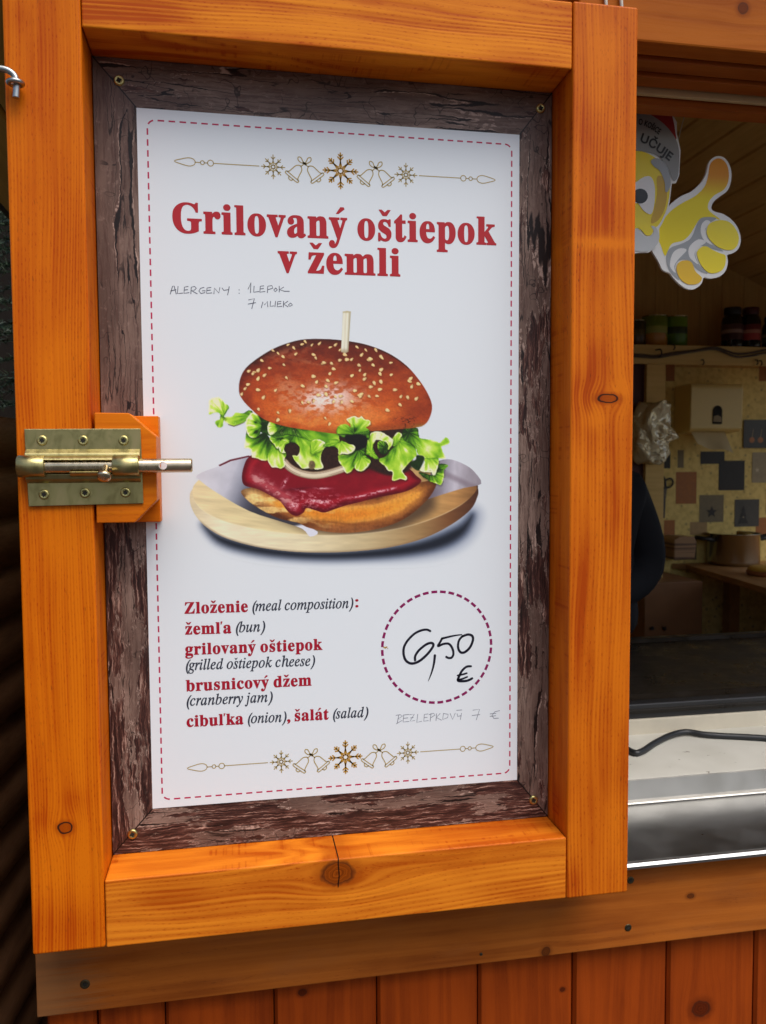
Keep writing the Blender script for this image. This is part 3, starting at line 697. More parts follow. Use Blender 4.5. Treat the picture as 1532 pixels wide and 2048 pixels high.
cc = wp(720 + 697 / 4.506, 1150 + 652 / 4.506); ra = abs(wp(720 + 1188 / 4.506, 1295).x - wp(720 + 207 / 4.506, 1295).x) / 2
dashes(C, [(cc.x + ra * math.cos(2 * math.pi * k / 160), cc.z + ra * math.sin(2 * math.pi * k / 160)) for k in range(161)], 2 * math.pi * ra / 40, 0.68, 0.0036); C.done()

# ---- ornament rows
def flake(I, cx, cz, r, w, rich):
    for k in range(8):
        a = math.pi / 4 * k + math.pi / 2; d = np.array([math.cos(a), math.sin(a)]); n = np.array([-d[1], d[0]]); c = np.array([cx, cz])
        L = r if k % 2 == 0 else r * 0.92
        I.ribbon([c + d * r * 0.16, c + d * L], w)
        for f, l in ((0.62, 0.24), (0.80, 0.17)) if rich else ((0.66, 0.24),):
            for s in (-1, 1): I.ribbon([c + d * L * f, c + d * L * (f + l * 0.62) + n * s * r * l * 0.62], w)
        a2 = a + math.pi / 8; d2 = np.array([math.cos(a2), math.sin(a2)]); a3 = a + math.pi / 4; d3 = np.array([math.cos(a3), math.sin(a3)])
        if rich: I.ribbon([c + d * r * 0.52, c + d2 * r * 0.22, c + d3 * r * 0.52], w * 0.9)
        else: I.ribbon([c + d * r * 0.50, c + d2 * r * 0.30, c + d3 * r * 0.50], w * 0.9)
    I.ribbon([(cx + r * 0.15 * math.cos(t), cz + r * 0.15 * math.sin(t)) for t in np.linspace(0, 2 * math.pi, 13)[:-1]], w, True)
def bells(I, J, cx, cz, s, w):
    # s = half width; two tilted outline bells under a bow
    for sg in (-1, 1):
        def B(u, v):                                  # bell local (u right, v up), tilted outward
            a = math.radians(38) * sg; x = u * math.cos(a) - v * math.sin(a); y = u * math.sin(a) + v * math.cos(a)
            return (cx + sg * s * 0.50 + x * s, cz - s * 0.18 + y * s)
        out = catmull([(-.40, -.34), (-.32, -.25), (-.27, .0), (-.20, .28), (0, .42), (.20, .28), (.27, .0), (.32, -.25), (.40, -.34)], 4)
        I.ribbon([B(*p) for p in out], w)
        lip = catmull([(-.42, -.34), (-.46, -.41), (-.40, -.48), (0, -.49), (.40, -.48), (.46, -.41), (.42, -.34), (0, -.34)], 4, True)
        I.ribbon([B(*p) for p in lip], w, True)
        J.ribbon([B(*p) for p in catmull([(-.14, -.49), (-.1, -.60), (0, -.63), (.1, -.60), (.14, -.49)], 4)], w)
        J.ribbon([(cx, cz + s * 0.30), (cx + sg * s * 0.22, cz + s * 0.12)], w)
        loop = catmull([(0, .30), (.10, .42), (.20, .62), (.36, .66), (.38, .50), (.24, .36)], 5, True)
        J.ribbon([(cx + sg * p[0] * s, cz + p[1] * s) for p in loop], w, True)
    J.ribbon([(cx - .07 * s, cz + .34 * s), (cx + .07 * s, cz + .26 * s)], w * 2.2)
def row(ref_c, ref_l, ref_r):
    c = wp(*ref_c); l = wp(*ref_l); r = wp(*ref_r); H = (r.x - l.x) / 2; cx = c.x; cz = (l.z + r.z + c.z) / 3
    w = 0.00115
    J = Ink('large_snowflake_print', GOLD2, 2); flake(J, cx, cz, 0.108 * H, w * 1.6, True); J.done()
    for sg in (-1, 1):
        J = Ink('bells_print', GOLD, 2); bells(J, J, cx + sg * 0.222 * H, cz, 0.104 * H, w * 1.15); J.done()
        J = Ink('small_snowflake_print', GOLD, 2); flake(J, cx + sg * 0.414 * H, cz, 0.071 * H, w * 1.1, False); J.done()
        I = Ink('finial_print', GOLD, 2)
        X = lambda u: cx + sg * u * H
        I.ribbon([(X(0.500), cz), (X(0.771), cz)], w)
        for u, r_ in ((0.788, 0.0175), (0.836, 0.0115)):
            I.ribbon([(X(u) + r_ * H * math.cos(t), cz + r_ * H * math.sin(t)) for t in np.linspace(0, 2 * math.pi, 17)[:-1]], w, True)
        I.ribbon([(X(0.806), cz), (X(0.825), cz)], w); I.ribbon([(X(0.848), cz), (X(0.878), cz)], w)
        lf = catmull([(0.878, 0), (0.888, .017), (.915, .024), (.955, .016), (1.0, 0), (.955, -.016), (.915, -.024), (.888, -.017)], 4, True)
        I.ribbon([(X(p[0]), cz + p[1] * H) for p in lf], w, True); I.done()
row((681, 340), (348, 322), (990, 362))
row((691, 1516), (375, 1534), (987, 1494))

# ---- handwriting
Hn = Ink('pen_writing', PEN, 2)
def z8(p): return (320 + p[0] / 2.1886, 280 + p[1] / 2.1886)
def strokes(I, lst, f, w, sm=4):
    for s in lst: I.pix([f(p) for p in s], w, sm)
ALG = [[(45, 674), (55, 640), (62, 639), (71, 674)], [(47, 661), (69, 655)], [(79, 641), (76, 672), (99, 670)],
       [(123, 641), (107, 644), (105, 671), (127, 668)], [(106, 657), (121, 655)], [(135, 673), (137, 644), (152, 641), (159, 649), (151, 657), (138, 659), (163, 673)],
       [(192, 645), (178, 649), (170, 661), (180, 672), (196, 668), (198, 659), (186, 660)], [(223, 645), (206, 648), (204, 671), (227, 669)], [(205, 659), (221, 657)],
       [(236, 673), (238, 648), (258, 670), (262, 646)], [(272, 648), (279, 658), (300, 655)], [(303, 642), (300, 660), (296, 678)],
       [(346, 655), (346.5, 657)], [(346, 670), (346.5, 672)], [(386, 652), (398, 624), (396, 668)],
       [(412, 640), (410, 666), (433, 663)], [(454, 638), (439, 640), (437, 666), (459, 663)], [(438, 652), (453, 650)], [(470, 668), (472, 640), (490, 637), (494, 648), (474, 655)],
       [(507, 648), (498, 656), (504, 664), (514, 656), (507, 648)], [(522, 640), (522, 665)], [(541, 644), (524, 655), (545, 662), (566, 662)],
       [(388, 700), (413, 694), (402, 738)], [(386, 718), (418, 712)], [(444, 733), (450, 708), (458, 722), (470, 706), (472, 730)],
       [(484, 706), (482, 728), (497, 726)], [(506, 706), (503, 729)], [(530, 706), (515, 708), (513, 730), (533, 728)], [(514, 718), (529, 716)],
       [(541, 706), (540, 731)], [(559, 706), (542, 718), (560, 730)], [(570, 715), (562, 722), (568, 728), (580, 722), (572, 714)]]
for s in ALG: Hn.pix([z8(p) for p in s], 1.5, 0)
Hn.done()
def zp(p): return (720 + p[0] / 4.5059, 1150 + p[1] / 4.5059)
Pm = Ink('marker_price', MARK, 2)
strokes(Pm, [[(633, 505), (600, 492), (550, 500), (490, 530), (430, 590), (397, 650), (393, 710), (410, 765), (450, 795), (500, 792), (550, 765), (610, 710), (655, 650), (660, 622), (635, 612), (590, 630), (530, 680), (498, 730), (497, 768)],
             [(925, 550), (892, 590), (884, 650), (905, 695), (945, 695), (992, 650), (1017, 590), (1012, 550), (975, 536), (925, 552)],
             [(1000, 822), (960, 827), (920, 862), (895, 910), (883, 950), (920, 957), (970, 951), (1010, 932)]], zp, [4.6, 5.4, 5.0], 6)
strokes(Pm, [[(740, 572), (725, 600), (703, 641), (750, 622), (800, 620), (832, 660), (842, 710), (828, 742), (800, 748), (778, 738)]], zp, 4.8, 5)
strokes(Pm, [[(918, 537), (840, 548), (740, 572)]], zp, [2.2, 3.6, 4.8], 4)
strokes(Pm, [[(675, 725), (666, 800), (645, 880), (616, 955)]], zp, [5.4, 4.6, 3.4, 1.2], 4)
strokes(Pm, [[(880, 905), (920, 897), (962, 885)], [(880, 946), (925, 935), (966, 918)]], zp, 3.8, 3)
Pm.done()
P2 = Ink('pencil_note', PEN2, 2)
BEZ = [[(350, 1262), (335, 1338)], [(325, 1265), (360, 1258), (385, 1270), (345, 1295), (380, 1310), (328, 1340)], [(395, 1262), (388, 1325), (440, 1320)], [(392, 1262), (440, 1256)], [(390, 1292), (432, 1287)],
       [(448, 1258), (490, 1254), (450, 1318), (492, 1312)], [(455, 1288), (480, 1284)], [(520, 1255), (512, 1328), (555, 1318)], [(612, 1252), (580, 1256), (575, 1318), (615, 1312)], [(578, 1286), (606, 1282)],
       [(640, 1248), (632, 1318)], [(622, 1258), (665, 1246), (676, 1262), (640, 1285)], [(690, 1250), (685, 1312)], [(722, 1248), (688, 1284), (735, 1308)], [(752, 1248), (745, 1302), (790, 1285), (795, 1255), (752, 1248)],
       [(812, 1248), (835, 1302), (858, 1246)], [(875, 1250), (880, 1275), (908, 1268)], [(915, 1246), (905, 1302)], [(870, 1220), (918, 1216)],
       [(1018, 1218), (1078, 1210), (1048, 1305)], [(1010, 1266), (1080, 1258)], [(1258, 1222), (1215, 1232), (1190, 1265), (1205, 1292), (1248, 1290)], [(1172, 1252), (1225, 1246)], [(1172, 1274), (1222, 1268)]]
for s in BEZ: P2.pix([zp(p) for p in s], 1.25, 0)
P2.done()
st_ = Ink('rust_speck', printed('rust_speck_ink', (0.45, 0.25, 0.03)), 3)
for dx, dy, r_ in ((228, 655, 2.0), (240, 650, 1.6), (215, 650, 1.5), (250, 662, 1.0)):
    c_ = wp(*zp((dx, dy)), 3); r_ *= PX * 1.066
    st_.fill([(c_.x + r_ * math.cos(t) * (1 + 0.25 * math.sin(3 * t + dx)), c_.z + r_ * math.sin(t)) for t in np.linspace(0, 2 * math.pi, 12)[:-1]])
st_.done()
# corner screws of the poster
for px, py in ((238, 161), (1081, 217), (1067, 1600), (265, 1668)):
    s = bmesh.new(); screw_head(s, tuple(at(px, py, DP - 0.0006)), 0.0066, 4, 0.0022)
    fin('screw', s, [M['screw'], M['hole']], poster)
# ------------------------------------------------------------------ the printed burger: a fine sheet of coloured cells on the poster
def burger():
    ST = 2.55
    xs = np.arange(20, 1480, ST); ys = np.arange(40, 1300, ST)
    X, Y = np.meshgrid(xs, ys); X = X.astype(np.float64); Y = Y.astype(np.float64)
    H, W = X.shape
    WH = np.array([207., 212., 220.])
    C = np.ones((H, W, 3)) * WH; A = np.zeros((H, W))
    rs = np.random.RandomState(3)
    LAT = rs.rand(8, 256, 256)
    def vn(x, y, s=0):
        L = LAT[s % 8]; xi = np.floor(x).astype(int); yi = np.floor(y).astype(int); fx = x - xi; fy = y - yi
        fx = fx * fx * (3 - 2 * fx); fy = fy * fy * (3 - 2 * fy); a = xi % 256; b = (xi + 1) % 256; c = yi % 256; d = (yi + 1) % 256
        return (L[c, a] * (1 - fx) + L[c, b] * fx) * (1 - fy) + (L[d, a] * (1 - fx) + L[d, b] * fx) * fy
    def fbm(x, y, s=0, o=4, g=0.5):
        t = 0; a = 1; n = 0
        for k in range(o): t = t + a * vn(x * 2 ** k + 17.3 * k, y * 2 ** k + 5.1 * k, s + k); n += a; a *= g
        return t / n
    def sdf(pts, smooth=5, closed=True):
        """signed distance (negative inside) on the whole sheet, worked out near the outline's box."""
        P = np.array(catmull(pts, smooth, True) if smooth else pts, float)
        out = np.full((H, W), 1e3); m = 90
        x0, x1 = P[:, 0].min() - m, P[:, 0].max() + m; y0, y1 = P[:, 1].min() - m, P[:, 1].max() + m
        i0, i1 = np.searchsorted(xs, x0), np.searchsorted(xs, x1); j0, j1 = np.searchsorted(ys, y0), np.searchsorted(ys, y1)
        x = X[j0:j1, i0:i1]; y = Y[j0:j1, i0:i1]; d2 = np.full(x.shape, 1e9); ins = np.zeros(x.shape, bool)
        n = len(P)
        for k in range(n):
            a = P[k]; b = P[(k + 1) % n]; e = b - a; L = e @ e
            if L < 1e-9: continue
            t = np.clip(((x - a[0]) * e[0] + (y - a[1]) * e[1]) / L, 0, 1)
            d2 = np.minimum(d2, (x - a[0] - t * e[0]) ** 2 + (y - a[1] - t * e[1]) ** 2)
            if a[1] != b[1]:
                cr = ((a[1] > y) != (b[1] > y)) & (x < (b[0] - a[0]) * (y - a[1]) / (b[1] - a[1]) + a[0]); ins ^= cr
        d = np.sqrt(d2); out[j0:j1, i0:i1] = np.where(ins, -d, d); return out
    def ldist(pts, smooth=5):
        P = np.array(catmull(pts, smooth) if smooth else pts, float); d2 = np.full((H, W), 1e9); tt = np.zeros((H, W)); n = len(P)
        for k in range(n - 1):
            a = P[k]; e = P[k + 1] - a; L = e @ e
            if L < 1e-9: continue
            t = np.clip(((X - a[0]) * e[0] + (Y - a[1]) * e[1]) / L, 0, 1)
            q = (X - a[0] - t * e[0]) ** 2 + (Y - a[1] - t * e[1]) ** 2; d2 = np.minimum(d2, q)
        return np.sqrt(d2)
    def ss(v, a, b): t = np.clip((v - a) / (b - a), 0, 1); return t * t * (3 - 2 * t)
    def comp(mask, col):
        nonlocal C, A
        col = np.asarray(col, float); col = np.broadcast_to(col, (H, W, 3))
        C = C * (1 - mask[..., None]) + col * mask[..., None]; A = np.maximum(A, mask)
    def lerp(t, stops):
        t = np.clip(t, 0, 1); ps = [s[0] for s in stops]; cs = np.array([s[1] for s in stops], float)
        return np.stack([np.interp(t, ps, cs[:, k]) for k in range(3)], -1)
    def mixc(a, b, m): return a * (1 - m[..., None]) + np.asarray(b, float) * m[..., None]
    def gau(cx, cy, sx, sy, rot=0.0):
        c, s = math.cos(rot), math.sin(rot); u = (X - cx) * c + (Y - cy) * s; v = -(X - cx) * s + (Y - cy) * c
        return np.exp(-(u / sx) ** 2 - (v / sy) ** 2)
    aa = 2.6
    def M_(d, w=aa): return np.clip(0.5 - d / w, 0, 1)
    wob = (fbm(X / 40, Y / 40, 1) - 0.5)
    # printed shadow under the plate
    sh = sdf([(110, 1075), (200, 1130), (400, 1180), (650, 1205), (900, 1195), (1150, 1160), (1330, 1090), (1400, 1030), (1360, 1120), (1250, 1185), (1050, 1225), (800, 1243), (550, 1238), (330, 1210), (180, 1160)])
    blur = 46 + 40 * ss(X, 800, 1400)
    comp(ss(sh, blur, -26) * 0.97, lerp(ss(sh, 40, -20), [(0, (120, 130, 155)), (0.55, (60, 70, 95)), (1, (22, 26, 38))]))
    # plate
    outer = [(60, 905), (47, 935), (52, 985), (80, 1040), (130, 1090), (220, 1140), (360, 1180), (520, 1203), (680, 1209), (840, 1203), (1010, 1183), (1170, 1140), (1300, 1075), (1390, 1005), (1423, 945), (1427, 905), (1400, 870), (1200, 820), (700, 780), (250, 800), (110, 850)]
    so = sdf(outer)
    u = (X - 45) / 1380
    side = lerp(u, [(0, (205, 192, 160)), (0.12, (226, 214, 186)), (0.4, (216, 203, 170)), (0.62, (186, 166, 128)), (0.8, (150, 118, 78)), (0.9, (112, 72, 44)), (1, (70, 40, 28))])
    side = side * (0.93 + 0.14 * fbm(X / 90, Y / 14, 2))[..., None]
    comp(M_(so), side)
    top = [(72, 880), (60, 920), (75, 970), (120, 1015), (220, 1062), (380, 1100), (560, 1122), (740, 1127), (920, 1115), (1090, 1085), (1230, 1040), (1340, 985), (1405, 930), (1420, 893), (1380, 850), (1100, 800), (700, 770), (300, 790), (130, 840)]
    stp = sdf(top)
    grain = fbm((X + Y * 0.2) / 160, (Y - X * 0.12) / 16, 3)
    tp = lerp(u, [(0, (216, 200, 160)), (0.15, (212, 194, 150)), (0.35, (208, 190, 146)), (0.6, (190, 166, 122)), (0.78, (190, 152, 98)), (0.92, (180, 132, 80)), (1, (120, 82, 48))])
    tp = tp * (0.88 + 0.24 * grain)[..., None]
    tp = mixc(tp, (70, 52, 40), 0.85 * ss(sdf([(330, 930), (470, 1020), (640, 1085), (860, 1100), (1060, 1070), (1200, 960), (1000, 850), (500, 850)]), 60, -10))
    comp(M_(stp), tp)
    comp(np.clip(1 - np.abs(stp + 1) / 4.5, 0, 1) * 0.35 * ss(Y, 930, 1010) * M_(so), (236, 222, 190))
    comp(ss(so, -12, 0) * M_(so) * 0.5 * ss(Y, 1020, 1100), (120, 92, 66))
    # paper under the bun
    pl = sdf([(82, 838), (185, 796), (335, 748), (420, 770), (420, 900), (470, 1010), (560, 1060), (660, 1110), (622, 1133), (585, 1095), (480, 1060), (330, 1010), (180, 925), (100, 868)], 3)
    pc = lerp(ss(X + (Y - 900) * 0.4, 90, 430), [(0, (196, 196, 208)), (0.35, (182, 182, 196)), (0.6, (136, 138, 154)), (0.85, (76, 76, 90)), (1, (54, 52, 62))])
    pc = pc * (0.94 + 0.12 * fbm(X / 60, Y / 60, 4))[..., None]
    pc = mixc(pc, (206, 206, 220), ss(Y + 0.2 * (X - 560), 1072, 1088))
    comp(M_(pl), pc)
    comp(M_(sdf([(185, 790), (240, 764), (330, 744), (338, 750), (245, 772), (190, 797)], 0)), (96, 30, 44))
    pr = sdf([(1215, 790), (1245, 768), (1300, 764), (1370, 792), (1412, 826), (1442, 880), (1360, 900), (1260, 930), (1150, 965), (1120, 960), (1180, 880)], 3)
    pc = lerp(ss(X, 1150, 1440), [(0, (96, 84, 96)), (0.35, (146, 140, 154)), (0.6, (180, 175, 188)), (1, (140, 132, 143))])
    pc = mixc(pc, (118, 104, 116), 0.6 * ss(np.abs(Y - 820 - 0.45 * (X - 1240)), 26, 2)) * (0.93 + 0.14 * fbm(X / 24, Y / 50, 5))[..., None]
    comp(M_(pr), pc)
    # bottom bun
    bb = sdf([(292, 922), (318, 903), (400, 900), (600, 940), (900, 940), (1120, 880), (1222, 868), (1208, 925), (1150, 990), (1070, 1050), (970, 1090), (840, 1113), (720, 1112), (620, 1092), (560, 1066), (470, 1045), (390, 1005), (330, 965)])
    e = -bb
    nb = fbm(X / 50, Y / 26, 6); nf = fbm(X / 9, Y / 9, 0)
    col = lerp(ss(e, 0, 95) + 0.25 * (nb - 0.5), [(0, (84, 42, 20)), (0.16, (134, 76, 36)), (0.34, (160, 96, 44)), (0.5, (212, 142, 60)), (0.75, (218, 136, 44)), (1, (206, 120, 36))])
    col = mixc(col, (228, 190, 120), 0.8 * ss(fbm(X / 70, Y / 24, 2), 0.5, 0.68) * ss(X, 900, 500))
    col = mixc(col, (238, 208, 140), 0.7 * gau(360, 940, 70, 30, 0.5))
    col = mixc(col, (122, 66, 28), 0.8 * np.exp(-np.abs(Y - (1068 + 8 * np.sin(X / 60))) / 12) * gau(780, 1070, 260, 60))
    col = mixc(col, (224, 150, 58), 0.6 * gau(1080, 950, 120, 50, -0.5))
    col = mixc(col, (78, 36, 18), 0.7 * ss(X, 1130, 1230))
    col = mixc(col, (150, 92, 52), 0.7 * ss(Y, 1062, 1110))
    col = col * (0.88 + 0.24 * nf)[..., None] * (0.93 + 0.14 * fbm(X / 6, Y / 40, 7))[..., None]
    comp(M_(bb), col)
    # dark gap and jam
    jam = sdf([(330, 752), (306, 795), (296, 850), (310, 888), (370, 905), (430, 935), (480, 965), (510, 1005), (535, 1028), (562, 1034), (592, 1018), (606, 997), (650, 1008), (690, 1018), (735, 1004), (790, 985), (860, 968), (950, 945), (1050, 925), (1110, 905), (1155, 868), (1130, 840), (1080, 800), (900, 740), (600, 720), (400, 720)])
    e = -jam
    n1 = fbm(X / 46, Y / 30, 3)
    col = lerp(ss(e, 0, 60) + 0.4 * (n1 - 0.5), [(0, (84, 6, 18)), (0.3, (128, 12, 28)), (0.65, (150, 20, 34)), (1, (120, 10, 26))])
    pink = ss(fbm(X / 26, Y / 16, 5), 0.42, 0.62)
    band = np.exp(-((Y - (850 + (X - 350) * 0.62)) / 34.0) ** 2) * ss(X, 318, 370) * ss(X, 580, 500)
    col = mixc(col, (200, 140, 140), np.clip(band * (0.35 + 0.65 * pink) * 1.0, 0, 0.85))
    col = mixc(col, (222, 150, 156), 0.75 * ss(fbm(X / 12, Y / 8, 1), 0.5, 0.66) * (gau(660, 960, 110, 34) + gau(545, 985, 26, 20)))
    for (cx, cy, sx, sy, r_) in ((545, 985, 20, 14, 0), (640, 962, 40, 8, .1), (690, 968, 26, 6, -.1), (950, 918, 46, 6, -.2), (1010, 905, 26, 5, -.3), (680, 902, 36, 5, 0), (500, 876, 8, 26, .5), (585, 915, 36, 5, .25), (860, 940, 60, 5, -.15)):
        col = mixc(col, (236, 196, 204), 0.8 * gau(cx, cy, sx, sy, r_) * ss(fbm(X / 7, Y / 7, 4), 0.3, 0.6))
    col = mixc(col, (70, 4, 20), 0.7 * np.exp(-np.abs(Y - (905 - 0.10 * (X - 560) + 0.0)) / 7) * gau(560, 895, 70, 60))
    col = mixc(col, (60, 2, 16), 0.75 * ss(Y, 850, 790) * ss(X, 500, 620))
    comp(M_(jam), col)
    # dark hollow under the leaves, onion ring
    comp(M_(sdf([(440, 600), (700, 600), (1070, 600), (1090, 660), (1110, 800), (1000, 840), (880, 800), (790, 815), (650, 838), (520, 800)]), 14), (30, 16, 12) + 26 * nf[..., None] * np.array([1., .6, .4]))
    on = ldist([(498, 775), (530, 806), (580, 830), (640, 840), (700, 832), (760, 815), (800, 800)])
    comp(ss(on, 20, 16), lerp(ss(on, 18, 2) * 0.9 + 0.2 * wob, [(0, (128, 104, 84)), (0.4, (196, 178, 152)), (1, (216, 202, 178))]))
    comp(ss(np.abs(on - 8), 3, 0.5) * 0.5 * (Y < 838), (120, 92, 80))
    # lettuce
    def leaf(pts, seed, dark=0.0, fold=(0.9, 0.45), sm=4):
        ed = 9 * (fbm(X / 19, Y / 19, seed) - 0.5) + 2.5 * (fbm(X / 5, Y / 5, seed + 2) - 0.5)
        d = sdf(pts, sm) + ed * 1.6; e = -d
        wx = X + 60 * (fbm(X / 70, Y / 70, seed + 1) - 0.5); wy = Y + 60 * (fbm(X / 60, Y / 60, seed + 3) - 0.5)
        f = fbm(wx / 26 * fold[0], wy / 46 * fold[1] * 2, seed + 2, 3)
        rid = 1 - np.abs(2 * f - 1) * 2.2
        big = fbm(wx / 62, wy / 50, seed + 6, 2); wave = np.sin(wx / 21.0 + 7 * big + seed) * 0.5 + 0.5
        t = 0.60 + 0.9 * (f - 0.5) + 1.1 * (big - 0.5) + 0.16 * np.clip(rid, 0, 1) + 0.22 * ss(e, 14, 2) * (0.3 + wave) - dark
        t += 0.34 * (wave - 0.5) * ss(e, 2, 24) + 0.07 * (fbm(X / 9, Y / 9, seed + 5) - 0.5)
        t -= 0.34 * ss(e, 30, 70) * ss(big, 0.58, 0.40)
        col = lerp(t, [(0, (22, 48, 8)), (0.2, (54, 100, 14)), (0.42, (100, 156, 30)), (0.65, (146, 196, 60)), (0.85, (184, 220, 108)), (1, (226, 240, 180))])
        vein = ss(np.abs(fbm(wx / 34, wy / 34, seed + 6, 2) - 0.5), 0.014, 0.003)
        col = mixc(col, (206, 228, 146), 0.45 * vein)
        comp(M_(d), col)
        comp(ss(np.abs(d + 2), 4, 1.0) * 0.2 * ss(fbm(X / 22, Y / 22, seed + 3), 0.55, 0.7), (232, 244, 190))
        return d
    def hole(pts, c=(26, 16, 12)):
        d = sdf(pts, 4) + 6 * (fbm(X / 10, Y / 10, 2) - 0.5); comp(M_(d, 5), np.array(c) + 30 * (nf - .4)[..., None]); comp(ss(np.abs(d - 3), 5, 1) * .22, (196, 226, 120))
    ka = 2.39375 / 5.8923
    def fa(P): return [((50 + p[0] / 5.8923) * 2.39375, (180 + p[1] / 5.8923) * 2.3945) for p in P]
    def fbb(P): return [((290 + p[0] / 5.8923) * 2.39375, (200 + p[1] / 5.8923) * 2.3945) for p in P]
    PAL = [(0, (20, 40, 8)), (0.18, (44, 84, 14)), (0.38, (86, 142, 24)), (0.58, (128, 182, 36)), (0.75, (168, 206, 58)), (0.88, (198, 222, 112)), (1, (226, 236, 186))]
    def petal(P, root, tip, lo=0.30, hi=0.85, seed=0, pale=(), dark=(), sm=3, rim=0.22):
        """one printed leaf lobe: dark at its root, bright at its frilled rim, with soft veins fanning out from the root."""
        d = sdf(P, sm) + 5.0 * (fbm(X / 11, Y / 11, seed) - 0.5); e = -d
        (rx, ry), (tx, ty) = root, tip; L2 = (tx - rx) ** 2 + (ty - ry) ** 2; L = math.sqrt(L2)
        t = np.clip(((X - rx) * (tx - rx) + (Y - ry) * (ty - ry)) / L2, -0.2, 1.2)
        an = np.arctan2(Y - ry, X - rx); rad = np.hypot(X - rx, Y - ry)
        fan = fbm(an * 5.5 + 20, rad / 60, seed + 1, 2)
        v = lo + (hi - lo) * ss(t, -0.05, 1.0) + 0.62 * (fan - 0.5) + 0.22 * (fbm(X / 30, Y / 30, seed + 2, 3) - 0.5) + 0.06 * (fbm(X / 7, Y / 7, seed + 3, 2) - 0.5)
        v += rim * ss(e, 9, 2) * ss(t, 0.25, 0.75) - 0.22 * ss(e, 8, 1) * ss(t, 0.45, 0.1)
        for (cx, cy, r_, k_) in pale: v = v + k_ * np.exp(-((X - cx) ** 2 + (Y - cy) ** 2) / r_ ** 2)
        for (cx, cy, r_, k_) in dark: v = v - k_ * np.exp(-((X - cx) ** 2 + (Y - cy) ** 2) / r_ ** 2)
        col = lerp(v, PAL)
        vein = ss(np.abs(fbm(an * 4 + 7, rad / 140, seed + 4, 2) - 0.5), 0.012, 0.002) * ss(rad, L * 0.15, L * 0.4)
        col = mixc(col, (212, 228, 150), 0.35 * vein)
        m = M_(d, 3.4)
        # thin soft shade the lobe drops on what lies behind it in the print
        comp(ss(sdf([(p[0] + 2.5, p[1] + 4.5) for p in P], sm), 9, -3) * 0.30 * np.maximum(A, 0) * (C[..., 2] < 150), (14, 22, 6))
        comp(m, col)
    def dk(P, c=(22, 16, 12), sm=4):
        d = sdf(P, sm); comp(M_(d, 6), np.array(c) * (0.7 + 0.6 * nf)[..., None])
    pa = lambda *p: fa([p])[0]
    pb = lambda *p: fbb([p])[0]
    # strip of leaf in shade under the crown, left tail
    petal(fa([(600, 300), (760, 340), (1000, 400), (1400, 480), (1560, 500), (1560, 660), (1300, 620), (1100, 590), (900, 570), (700, 520), (600, 430)]), pa(1000, 380), pa(1050, 640), 0.02, 0.50, 1, rim=0.05)
    petal(fa([(240, 320), (320, 310), (365, 265), (440, 275), (520, 240), (560, 262), (520, 330), (470, 375), (400, 402), (340, 422), (280, 402), (228, 362)]), pa(540, 300), pa(240, 350), 0.40, 0.74, 2, rim=0.1)
    comp(M_(sdf(fa([(270, 400), (340, 420), (400, 402), (470, 375), (468, 384), (400, 414), (340, 434), (275, 412)]), 0)) * .7, (52, 48, 14))
    petal(fa([(185, 300), (240, 330), (222, 360), (205, 432), (150, 437), (120, 385), (140, 355), (175, 345)]), pa(200, 300), pa(170, 440), 0.62, 0.52, 3, rim=0.08)
    petal(fa([(50, 120), (100, 90), (160, 85), (200, 110), (225, 150), (275, 180), (280, 215), (250, 270), (215, 322), (185, 300), (160, 270), (110, 265), (50, 288), (45, 190)]), pa(225, 290), pa(90, 110), 0.55, 0.90, 4, pale=((*pa(120, 160), 22, .12),))
    # left clump
    petal(fa([(490, 480), (520, 540), (580, 560), (700, 500), (760, 560), (800, 640), (870, 720), (880, 800), (840, 850), (760, 850), (740, 825), (700, 832), (650, 822), (600, 802), (552, 792), (545, 720), (520, 690), (466, 684), (475, 600)]), pa(745, 530), pa(600, 800), 0.10, 0.78, 5, dark=((*pa(690, 540), 40, .25),), pale=((*pa(510, 640), 16, .22), (*pa(600, 780), 16, .12)))
    petal(fa([(760, 700), (800, 640), (860, 700), (955, 742), (935, 830), (945, 880), (925, 912), (880, 925), (840, 910), (792, 910), (762, 872), (738, 815)]), pa(850, 650), pa(840, 910), 0.50, 0.88, 6, pale=((*pa(830, 810), 24, .18),))
    petal(fa([(480, 370), (520, 300), (560, 270), (640, 320), (672, 400), (662, 470), (640, 530), (580, 562), (520, 545), (490, 480)]), pa(690, 430), pa(510, 400), 0.25, 0.82, 7, dark=((*pa(595, 382), 10, .5), (*pa(600, 492), 13, .6)), pale=((*pa(585, 440), 13, .3), (*pa(545, 330), 13, .2)))
    # middle sheet with its hole
    petal(fa([(820, 535), (900, 535), (960, 515), (1040, 530), (1150, 560), (1240, 595), (1330, 585), (1420, 640), (1400, 690), (1370, 760), (1365, 830), (1397, 912), (1350, 932), (1310, 938), (1270, 925), (1200, 925), (1150, 928), (1110, 890), (1060, 830), (1028, 770), (1085, 772), (1116, 720), (1112, 670), (1070, 625), (1000, 618), (950, 640), (930, 700), (946, 742), (880, 722), (800, 640), (765, 585), (790, 540)]), pa(1080, 500), pa(1180, 930), 0.34, 0.80, 8, pale=((*pa(1180, 820), 26, .20), (*pa(1180, 620), 18, .14), (*pa(1245, 690), 15, .24)), dark=((*pa(1000, 560), 22, .14), (*pa(1320, 760), 20, .22), (*pa(870, 570), 16, .25)))
    dk(fa([(1222, 890), (1232, 845), (1260, 832), (1290, 850), (1300, 895), (1280, 930), (1235, 930)]), (104, 86, 60))
    petal(fa([(1240, 645), (1290, 580), (1390, 602), (1428, 650), (1390, 700), (1310, 735), (1252, 765)]), pa(1260, 740), pa(1390, 620), 0.55, 0.86, 9)
